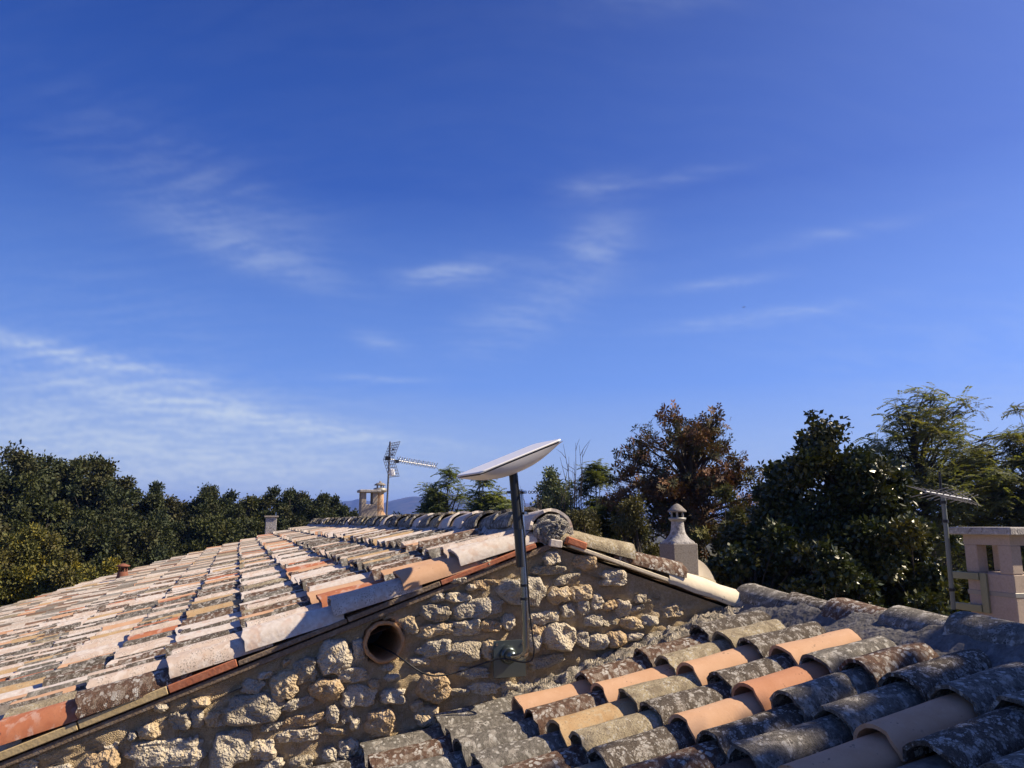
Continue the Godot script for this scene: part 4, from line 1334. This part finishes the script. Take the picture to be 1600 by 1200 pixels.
func grow(root: Node3D, height: float, r: float, o: Dictionary) -> void:
	var low: float = o.get("low", 0.35) * height         # crown's underside
	var cy := (height + low) / 2.0
	var ry := (height - low) / 2.0
	var nb: int = o.get("blobs", 34)
	var blobs := []
	var bs: float = o.get("blob", 0.30)
	for i in nb:
		var dv := dir_()
		var rr := pow(rng.randf(), 0.36)
		var br := r * bs * rnd(0.5, 1.3)
		var taper: float = o.get("taper", 0.0)
		var c := Vector3(dv.x * (r - br * 0.35), dv.y * (ry - br * 0.5), dv.z * (r - br * 0.35)) * rr * rnd(0.9, 1.08)
		if taper > 0.0 and c.y > 0.0:
			c.x *= 1.0 - taper * c.y / ry
			c.z *= 1.0 - taper * c.y / ry
		blobs.append([c + Vector3(0, cy, 0), br])
	for e in o.get("tops", []):     # sprays that stand out: offset x, y from the crown's top in crown radii, size
		blobs.append([Vector3(e[0] * r * cos(YAW), height + e[1] * r, e[0] * r * sin(YAW)), e[2] * r])
	# trunk and limbs
	var st := tool()
	var tr: float = o.get("trunk", 0.02) * height
	var lean := Vector3(rnd(-0.05, 0.05), 0, rnd(-0.05, 0.05)) * height
	var fork := Vector3(0, low + ry * 0.25, 0) + lean * 0.5
	var crown_mid := Vector3(0, cy + ry * 0.35, 0) + lean
	tube(st, [Vector3(0, -0.1, 0), Vector3(0, low * 0.5, 0) + lean * 0.2, fork, crown_mid], [tr * 1.3, tr, tr * 0.75, tr * 0.35], 8)
	var limb: float = o.get("limb", 0.35)
	for i in blobs.size():
		var b: Array = blobs[i]
		var from := fork.lerp(crown_mid, clampf((b[0].y - low) / (2.0 * ry) * 1.1, 0.0, 1.0) * 0.8)
		if b[0].y < from.y:
			from = fork
		var mid: Vector3 = from.lerp(b[0], 0.5) + Vector3(rnd(-0.1, 0.1), rnd(0.0, 0.18), rnd(-0.1, 0.1)) * r
		var lr := tr * limb * rnd(0.5, 1.0)
		tube(st, [from, mid, b[0]], [lr, lr * 0.6, lr * 0.25], 5, false)
		for k in int(o.get("twigs", 2)):
			var e: Vector3 = b[0] + (dir_() + Vector3(0, 0.5, 0)).normalized() * b[1] * rnd(0.7, 1.15)
			var m2: Vector3 = mid.lerp(b[0], rnd(0.3, 1.0))
			tube(st, [m2, m2.lerp(e, 0.5) + dir_() * b[1] * 0.15, e], [lr * 0.35, lr * 0.25, 0.004], 4, false)
	part("trunk", done(st), M.bark, root)
	# leaves
	var n: int = o.get("leaves", 3000)
	var total := 0.0
	for b in blobs:
		total += b[1] * b[1]
	var mm := MultiMesh.new()
	mm.transform_format = MultiMesh.TRANSFORM_3D
	mm.use_colors = true
	mm.mesh = leaf_meshes[o.get("leaf", "oak")]
	var xfs := []
	var cols := []
	var pal: Array = o.pal
	var size: float = o.get("size", 1.0)
	for b in blobs:
		var tone: Color = pal[rng.randi() % pal.size()]
		var cnt := int(n * b[1] * b[1] / total)
		var sq := Vector3(1.0, o.get("flat", 0.85), 1.0)
		for k in cnt:
			var dv := dir_()
			var rr: float = b[1] * pow(rng.randf(), 0.45) * (1.0 + 0.45 * pow(rng.randf(), 3.0))
			var p: Vector3 = b[0] + dv * rr * sq
			if p.y < 0.1:
				continue
			var bs2 := Basis.from_euler(Vector3(rnd(-0.5, 0.5), rnd(0, TAU), rnd(-0.5, 0.5))) if o.get("leaf", "oak") == "frond" else Basis(dir_(), rnd(0, TAU))
			xfs.append(Transform3D(bs2.scaled(Vector3.ONE * size * rnd(0.55, 1.5)), p))
			var c2: Color = pal[rng.randi() % pal.size()]
			var c := tone.lerp(c2, rnd(0.0, 0.8))
			var v := rnd(0.72, 1.3)
			cols.append(Color(c.r * v, c.g * v, c.b * v))
	mm.instance_count = xfs.size()
	for i in xfs.size():
		mm.set_instance_transform(i, xfs[i])
		mm.set_instance_color(i, cols[i])
	var l := MultiMeshInstance3D.new()
	l.name = "crown"
	l.multimesh = mm
	l.material_override = M.leaf_gloss if o.get("gloss", false) else (M.leaf_thin if o.get("leaf", "oak") == "frond" else M.leaf)
	l.set_meta("kind", "stuff")
	root.add_child(l, true)

func woods() -> void:
	var oak := [Color(0.058, 0.072, 0.030), Color(0.044, 0.058, 0.029), Color(0.070, 0.080, 0.031), Color(0.075, 0.072, 0.028)]
	var oak2 := [Color(0.070, 0.080, 0.026), Color(0.085, 0.085, 0.024), Color(0.055, 0.065, 0.026)]
	var olive := [Color(0.095, 0.09, 0.04), Color(0.078, 0.083, 0.038), Color(0.12, 0.105, 0.042)]
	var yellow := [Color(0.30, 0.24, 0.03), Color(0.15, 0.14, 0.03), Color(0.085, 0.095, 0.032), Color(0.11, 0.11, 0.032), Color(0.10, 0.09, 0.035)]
	# the wood beyond the pale roof, tree by tree
	var list := [[-70, 716, 33, 85, oak], [28, 706, 33, 72, oak], [92, 716, 35, 52, oak], [143, 714, 34, 52, oak], [186, 735, 37, 40, oak], [60, 760, 30, 55, oak2], [226, 757, 39, 46, oak], [268, 768, 41, 40, olive], [305, 772, 41, 38, oak], [345, 765, 43, 40, oak], [392, 768, 44, 38, oak2], [430, 772, 45, 36, oak], [462, 768, 46, 36, oak], [496, 766, 47, 36, oak], [526, 784, 49, 28, oak], [560, 803, 52, 26, oak], [-30, 800, 27, 60, olive], [205, 800, 33, 55, oak], [275, 806, 35, 55, oak], [350, 806, 36, 55, oak2], [140, 790, 31, 50, oak]]
	var kinds := ["tall dark green oak at the edge of the wood beyond the pale roof", "olive-toned scrub oak in the wood beyond the pale roof", "light yellowish green oak in the wood beyond the pale roof"]
	for e in list:
		var which := 0 if e[4] == oak else (1 if e[4] == olive else 2)
		tree("oak_tree", kinds[which], "tree", ["dark oaks of the wood", "olive scrub oaks of the wood", "yellowish oaks of the wood"][which], e[0], e[1], e[2], e[3] * 1.1, {"pal": e[4], "leaves": 5400, "blobs": 95, "blob": 0.19, "low": 0.1, "size": 1.3, "trunk": 0.018})
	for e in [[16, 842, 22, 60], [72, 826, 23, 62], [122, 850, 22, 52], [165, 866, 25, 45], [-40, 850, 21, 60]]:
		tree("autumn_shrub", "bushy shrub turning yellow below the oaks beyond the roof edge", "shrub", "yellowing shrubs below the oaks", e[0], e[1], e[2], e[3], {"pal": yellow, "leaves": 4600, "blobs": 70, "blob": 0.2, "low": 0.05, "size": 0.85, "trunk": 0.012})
	# behind the ridge
	var acacia := [Color(0.17, 0.20, 0.10), Color(0.21, 0.235, 0.12), Color(0.135, 0.165, 0.085)]
	tree("acacia_tree", "feathery acacia rising behind the ridge beside the aerial boom", "tree", "", 697, 716, 30, 46, {"pal": acacia, "leaf": "frond", "leaves": 1000, "blobs": 60, "blob": 0.24, "low": 0.3, "size": 1.25, "taper": 0.45, "trunk": 0.016})
	tree("acacia_tree", "feathery acacia directly behind the white antenna", "tree", "", 756, 728, 29, 40, {"pal": acacia, "leaf": "frond", "leaves": 850, "blobs": 50, "blob": 0.26, "low": 0.3, "size": 1.25, "taper": 0.3, "trunk": 0.016})
	tree("hedge_shrub", "low dark green shrub behind the ridge at the foot of the acacia", "shrub", "", 668, 774, 31, 42, {"pal": oak, "leaves": 2600, "blobs": 24, "low": 0.2, "size": 1.1})
	tree("hedge_shrub", "small loose shrub behind the ridge beside the aerial mast", "shrub", "", 614, 790, 33, 18, {"pal": oak, "leaves": 500, "blobs": 10, "low": 0.4, "size": 1.1})
	tree("hedge_shrub", "pale green shrub behind the ridge under the white antenna", "shrub", "", 800, 770, 28, 40, {"pal": acacia, "leaf": "frond", "leaves": 1500, "blobs": 18, "low": 0.2, "size": 1.1})
	bare_tree("bare_tree", "thin leafless tree with upright twigs behind the ridge", 897, 692, 22.0, 30, 9, 11)
	bare_tree("bare_tree", "low pinkish leafless shrub behind the ridge end", 836, 758, 21.0, 26, 12, 23)
	tree("poplar_shrub", "grey-green leafy young tree around the leafless twigs", "tree", "", 870, 748, 23, 50, {"pal": [Color(0.15, 0.18, 0.09), Color(0.12, 0.145, 0.075), Color(0.18, 0.195, 0.09)], "leaves": 3200, "blobs": 90, "blob": 0.2, "low": 0.3, "size": 0.75, "trunk": 0.01})
	tree("poplar_shrub", "grey-green rounded tree between the leafless tree and the browning tree", "tree", "", 938, 736, 25, 56, {"pal": [Color(0.13, 0.155, 0.07), Color(0.15, 0.165, 0.08), Color(0.10, 0.125, 0.06)], "leaf": "frond", "leaves": 1900, "blobs": 60, "blob": 0.22, "low": 0.25, "size": 1.0, "trunk": 0.014})
	tree("thicket_shrub", "wide olive-green thicket behind the right-hand verge", "shrub", "", 905, 782, 19, 66, {"pal": olive, "leaves": 5000, "blobs": 80, "blob": 0.18, "low": 0.05, "size": 0.65, "twigs": 4})
	tree("thicket_shrub", "olive-brown thicket at the foot of the browning tree", "shrub", "", 985, 790, 18, 66, {"pal": [Color(0.125, 0.11, 0.035), Color(0.10, 0.096, 0.04), Color(0.08, 0.086, 0.036)], "leaves": 5000, "blobs": 80, "blob": 0.18, "low": 0.05, "size": 0.65, "twigs": 4})
	tree("thicket_shrub", "dull green thicket behind the plugged ridge end", "shrub", "", 845, 790, 21, 46, {"pal": [Color(0.14, 0.145, 0.07), Color(0.12, 0.12, 0.055), Color(0.14, 0.115, 0.06)], "leaves": 3600, "blobs": 70, "blob": 0.18, "low": 0.05, "size": 0.65, "twigs": 4})
	# the browning tree
	tree("chestnut_tree", "browning chestnut tree with curled leaves behind the block chimney", "tree", "", 1064, 640, 23, 132, {"pal": [Color(0.17, 0.082, 0.042), Color(0.13, 0.080, 0.042), Color(0.095, 0.092, 0.042), Color(0.19, 0.095, 0.042), Color(0.10, 0.10, 0.042)], "leaf": "palm", "leaves": 3300, "blobs": 130, "blob": 0.15, "low": 0.40, "size": 0.95, "twigs": 3, "trunk": 0.022, "taper": 0.3, "limb": 0.36})
	tree("chestnut_tree", "small yellow-green chestnut below the browning one beside the block chimney", "tree", "", 1125, 745, 19, 70, {"pal": [Color(0.18, 0.165, 0.035), Color(0.13, 0.13, 0.034), Color(0.09, 0.10, 0.034), Color(0.14, 0.10, 0.04)], "leaf": "palm", "leaves": 3600, "blobs": 60, "blob": 0.2, "low": 0.03, "size": 0.75})
	# dark broad-leaved trees on the right
	var dark := [Color(0.036, 0.050, 0.017), Color(0.046, 0.060, 0.019), Color(0.056, 0.066, 0.019), Color(0.070, 0.068, 0.018)]
	var turning := [Color(0.075, 0.085, 0.024), Color(0.11, 0.105, 0.027), Color(0.13, 0.112, 0.027), Color(0.058, 0.074, 0.024)]  # yellow-tinged leaves; the lighter tones also paint in sun glints
	tree("mulberry_tree", "dense dark glossy-leaved tree with an upright shoot on its top", "tree", "", 1304, 672, 16, 136, {"pal": dark, "leaf": "broad", "leaves": 13500, "blobs": 180, "blob": 0.17, "low": 0.05, "size": 0.86, "gloss": true, "taper": 0.05, "tops": [[-0.26, -0.06, 0.05], [-0.27, 0.0, 0.035], [-0.275, 0.05, 0.03]]})
	tree("mulberry_tree", "low dark glossy-leaved tree behind the pale verge piece", "tree", "", 1172, 775, 15, 84, {"pal": dark, "leaf": "broad", "leaves": 6000, "blobs": 80, "blob": 0.2, "low": 0.02, "size": 0.8, "gloss": true})
	tree("mulberry_tree", "yellow-tinged glossy-leaved tree behind the comb aerial", "tree", "", 1425, 782, 14, 92, {"pal": turning, "leaf": "broad", "leaves": 6500, "blobs": 80, "blob": 0.2, "low": 0.02, "size": 0.75, "gloss": true})
	tree("mulberry_tree", "dark glossy-leaved tree below the dense one along the wing ridge", "tree", "", 1300, 845, 13, 100, {"pal": dark, "leaf": "broad", "leaves": 6500, "blobs": 80, "blob": 0.2, "low": 0.02, "size": 0.72, "gloss": true})
	tree("mulberry_tree", "dark glossy-leaved tree between the browning tree and the dense dark tree", "tree", "", 1205, 742, 20, 62, {"pal": dark, "leaf": "broad", "leaves": 5000, "blobs": 80, "blob": 0.2, "low": 0.03, "size": 0.95, "gloss": true})
	var ac2 := [Color(0.165, 0.18, 0.095), Color(0.205, 0.215, 0.12), Color(0.19, 0.175, 0.085), Color(0.14, 0.16, 0.09)]
	tree("acacia_tree", "tall feathery acacia above the dense dark tree", "tree", "", 1446, 606, 26, 122, {"pal": ac2, "leaf": "frond", "leaves": 1700, "blobs": 120, "blob": 0.19, "low": 0.36, "size": 1.3, "taper": 0.35, "twigs": 3, "trunk": 0.014, "flat": 0.75})
	tree("acacia_tree", "tall feathery acacia behind the slab chimney", "tree", "", 1600, 640, 25, 62, {"pal": ac2, "leaf": "frond", "leaves": 1150, "blobs": 70, "blob": 0.22, "low": 0.36, "size": 1.3, "taper": 0.4, "twigs": 4, "trunk": 0.012, "flat": 0.7})
	tree("acacia_tree", "lower feathery acacia between the comb aerial and the slab chimney", "tree", "", 1522, 690, 28, 60, {"pal": ac2, "leaf": "frond", "leaves": 1100, "blobs": 60, "blob": 0.22, "low": 0.34, "size": 1.3, "twigs": 4, "trunk": 0.012, "flat": 0.7})
	for e in [[1180, 806, 42, 70], [1330, 800, 44, 70], [1460, 806, 42, 70], [1560, 800, 45, 60], [1660, 802, 42, 70]]:
		tree("hedge_shrub", "distant dull green hedge tree seen low through the acacias", "tree", "far hedge behind the acacias", e[0], e[1], e[2], e[3], {"pal": olive, "leaves": 2500, "blobs": 50, "blob": 0.22, "low": 0.05, "size": 1.3})
	# a tree beside the wing, out of view, whose shade falls over the near end of its roof
	rng.seed = 777
	var root := thing("shade_tree", "broad leafy tree beside the lower wing shading its roof", "tree", P(7.7, -H, -3.0))
	grow(root, 12.6, 3.5, {"pal": dark, "leaf": "broad", "leaves": 11000, "blobs": 110, "blob": 0.22, "low": 0.42, "size": 1.5})

func bare_tree(called: String, label: String, px: float, top_py: float, d: float, rpx: float, n: int, seed_: int) -> void:
	var topv := at_depth(px, top_py, d)
	var r := rpx * d / FL
	var height := topv.y + H
	var root := thing(called, label, "tree", P(topv.x, -H, topv.z))
	var st := tool()
	tube(st, [Vector3(0, -0.1, 0), Vector3(0.05, height * 0.35, 0), Vector3(0, height * 0.6, 0)], [0.09, 0.07, 0.05], 7)
	part("trunk", done(st), M.bark, root)
	for i in n:
		st = tool()
		var a := TAU * i / n + rnd(-0.2, 0.2)
		var e := Vector3(cos(a) * r * rnd(0.3, 1.1), height * rnd(0.82, 1.0), sin(a) * r * rnd(0.3, 1.1))
		if i == 0:
			e = Vector3(0.05, height, 0)
		var s := Vector3(0, height * rnd(0.4, 0.6), 0)
		var pts := [s]
		for k in 4:
			pts.append(s.lerp(e, (k + 1) / 5.0) + dir_() * 0.09)
		pts.append(e)
		tube(st, pts, [0.028, 0.023, 0.018, 0.013, 0.009, 0.004], 5, false)
		for k in 7:
			var q: Vector3 = pts[1 + k % 4].lerp(pts[2 + k % 4], rng.randf())
			var g := q + (dir_() * Vector3(1, 0.4, 1) + Vector3(0, 0.9, 0)).normalized() * rnd(0.25, 0.6)
			tube(st, [q, q.lerp(g, 0.5) + dir_() * 0.03, g], [0.009, 0.006, 0.003], 4, false)
		part("branch", done(st), M.bark, root)

# ---------------------------------------------------------------- ground and hills
func land() -> void:
	var st := tool()
	st.set_smooth_group(1)
	var n := noise(91, 0.01, 3)
	sheet(st, func(u: float, v: float) -> Vector3:
		var r := pow(u, 3.0) * 4200.0
		var a := TAU * v
		return Vector3(r * cos(a), n.get_noise_2d(r * cos(a), r * sin(a)) * 2.0 * smoothstep(15.0, 90.0, r) - smoothstep(60.0, 600.0, r) * 12.0 - 0.02, r * sin(a)), 40, 64, true)
	var g := part("ground", done(st), M.grass, self)
	g.set_meta("kind", "structure")
	# two blue ridges far off
	for e in [[[[380, 806], [440, 802], [500, 797], [545, 784], [560, 781], [585, 784], [620, 800], [700, 812]], 3600.0, "hill"], [[[540, 800], [590, 788], [620, 781], [650, 776], [700, 772], [760, 778], [840, 790], [950, 800], [1100, 806], [1300, 800], [1500, 804], [1700, 800]], 3100.0, "hill"]]:
		st = tool()
		var pr: Array = e[0]
		var dd: float = e[1]
		var nh := noise(95, 0.004, 4)
		sheet(st, func(u: float, v: float) -> Vector3:
			var f := u * (pr.size() - 1)
			var i := clampi(int(f), 0, pr.size() - 2)
			var px := lerpf(pr[i][0], pr[i + 1][0], f - i)
			var t := smoothstep(0.0, 1.0, f - i)
			var py := lerpf(pr[i][1], pr[i + 1][1], t)
			var tp := at_depth(px, py, dd)
			var prof := sin(PI * v)
			var q := at_depth(px, 830.0, dd + (v - 0.5) * 1000.0)
			var y := lerpf(-60.0, tp.y, prof) + nh.get_noise_2d(q.x, q.z) * 14.0 * prof
			return P(q.x, y, q.z), 60, 14, true)
		var hl := part("hill", done(st), M.hill, self)
		hl.name = numbered("hill")
		hl.set_meta("kind", "structure")

func bird() -> void:
	var c := at_depth(1162, 480, 40.0)
	var o := MeshInstance3D.new()
	var st := tool()
	tube(st, [Vector3(-0.07, 0, 0), Vector3(-0.03, 0.0, 0), Vector3(0.03, 0, 0), Vector3(0.08, 0.01, 0)], [0.004, 0.022, 0.02, 0.006], 6)
	for s in [-1.0, 1.0]:
		st.set_smooth_group(-1)
		tri(st, Vector3(0.03, 0.01, 0), Vector3(-0.02, 0.03, 0.14 * s), Vector3(-0.03, 0.01, 0))
		tri(st, Vector3(0.03, 0.006, 0), Vector3(-0.03, 0.006, 0), Vector3(-0.02, 0.026, 0.14 * s))
	o.mesh = done(st)
	o.material_override = M.black
	o.name = "bird"
	add_child(o)
	o.position = P(c.x, c.y, c.z)
	o.rotation.y = 0.6
	tag(o, "tiny dark bird flying high in the blue sky", "bird")

# ---------------------------------------------------------------- scene
func _ready() -> void:
	rng.seed = 20241
	var cam := Camera3D.new()
	cam.name = "camera"
	add_child(cam)
	cam.position = Vector3(0, H, 0)
	cam.rotation = Vector3(PITCH, -YAW, 0)
	cam.fov = rad_to_deg(2.0 * atan(600.0 / FL))
	cam.near = 0.05
	cam.far = 20000.0
	cam.current = true
	var env := Environment.new()
	env.background_mode = Environment.BG_SKY
	env.sky = make_sky()
	env.tonemap_mode = Environment.TONE_MAPPER_LINEAR
	env.tonemap_exposure = EXPOSURE
	env.sdfgi_enabled = true
	env.ssao_enabled = true
	env.ssil_enabled = true
	var we := WorldEnvironment.new()
	we.environment = env
	add_child(we)
	var sun := DirectionalLight3D.new()
	sun.name = "sun"
	sun.light_energy = 1.6
	sun.light_color = Color(1.0, 0.93, 0.82)
	sun.light_angular_distance = 0.5
	sun.shadow_enabled = true
	add_child(sun)
	sun.look_at_from_position(Vector3.ZERO, -Vector3(0.74, 0.70, 0.22), Vector3.UP)
	print("sky")
	make_materials()
	print("materials")
	land()
	make_tile_meshes()
	farmhouse()
	wing()
	print("houses")
	internet_dish()
	clay_pipe()
	chimneys()
	make_leaf_meshes()
	woods()
	bird()
	env.fog_enabled = true
	env.fog_density = 0.00022
	env.fog_light_color = Color(0.42, 0.58, 0.95)
	print("done")
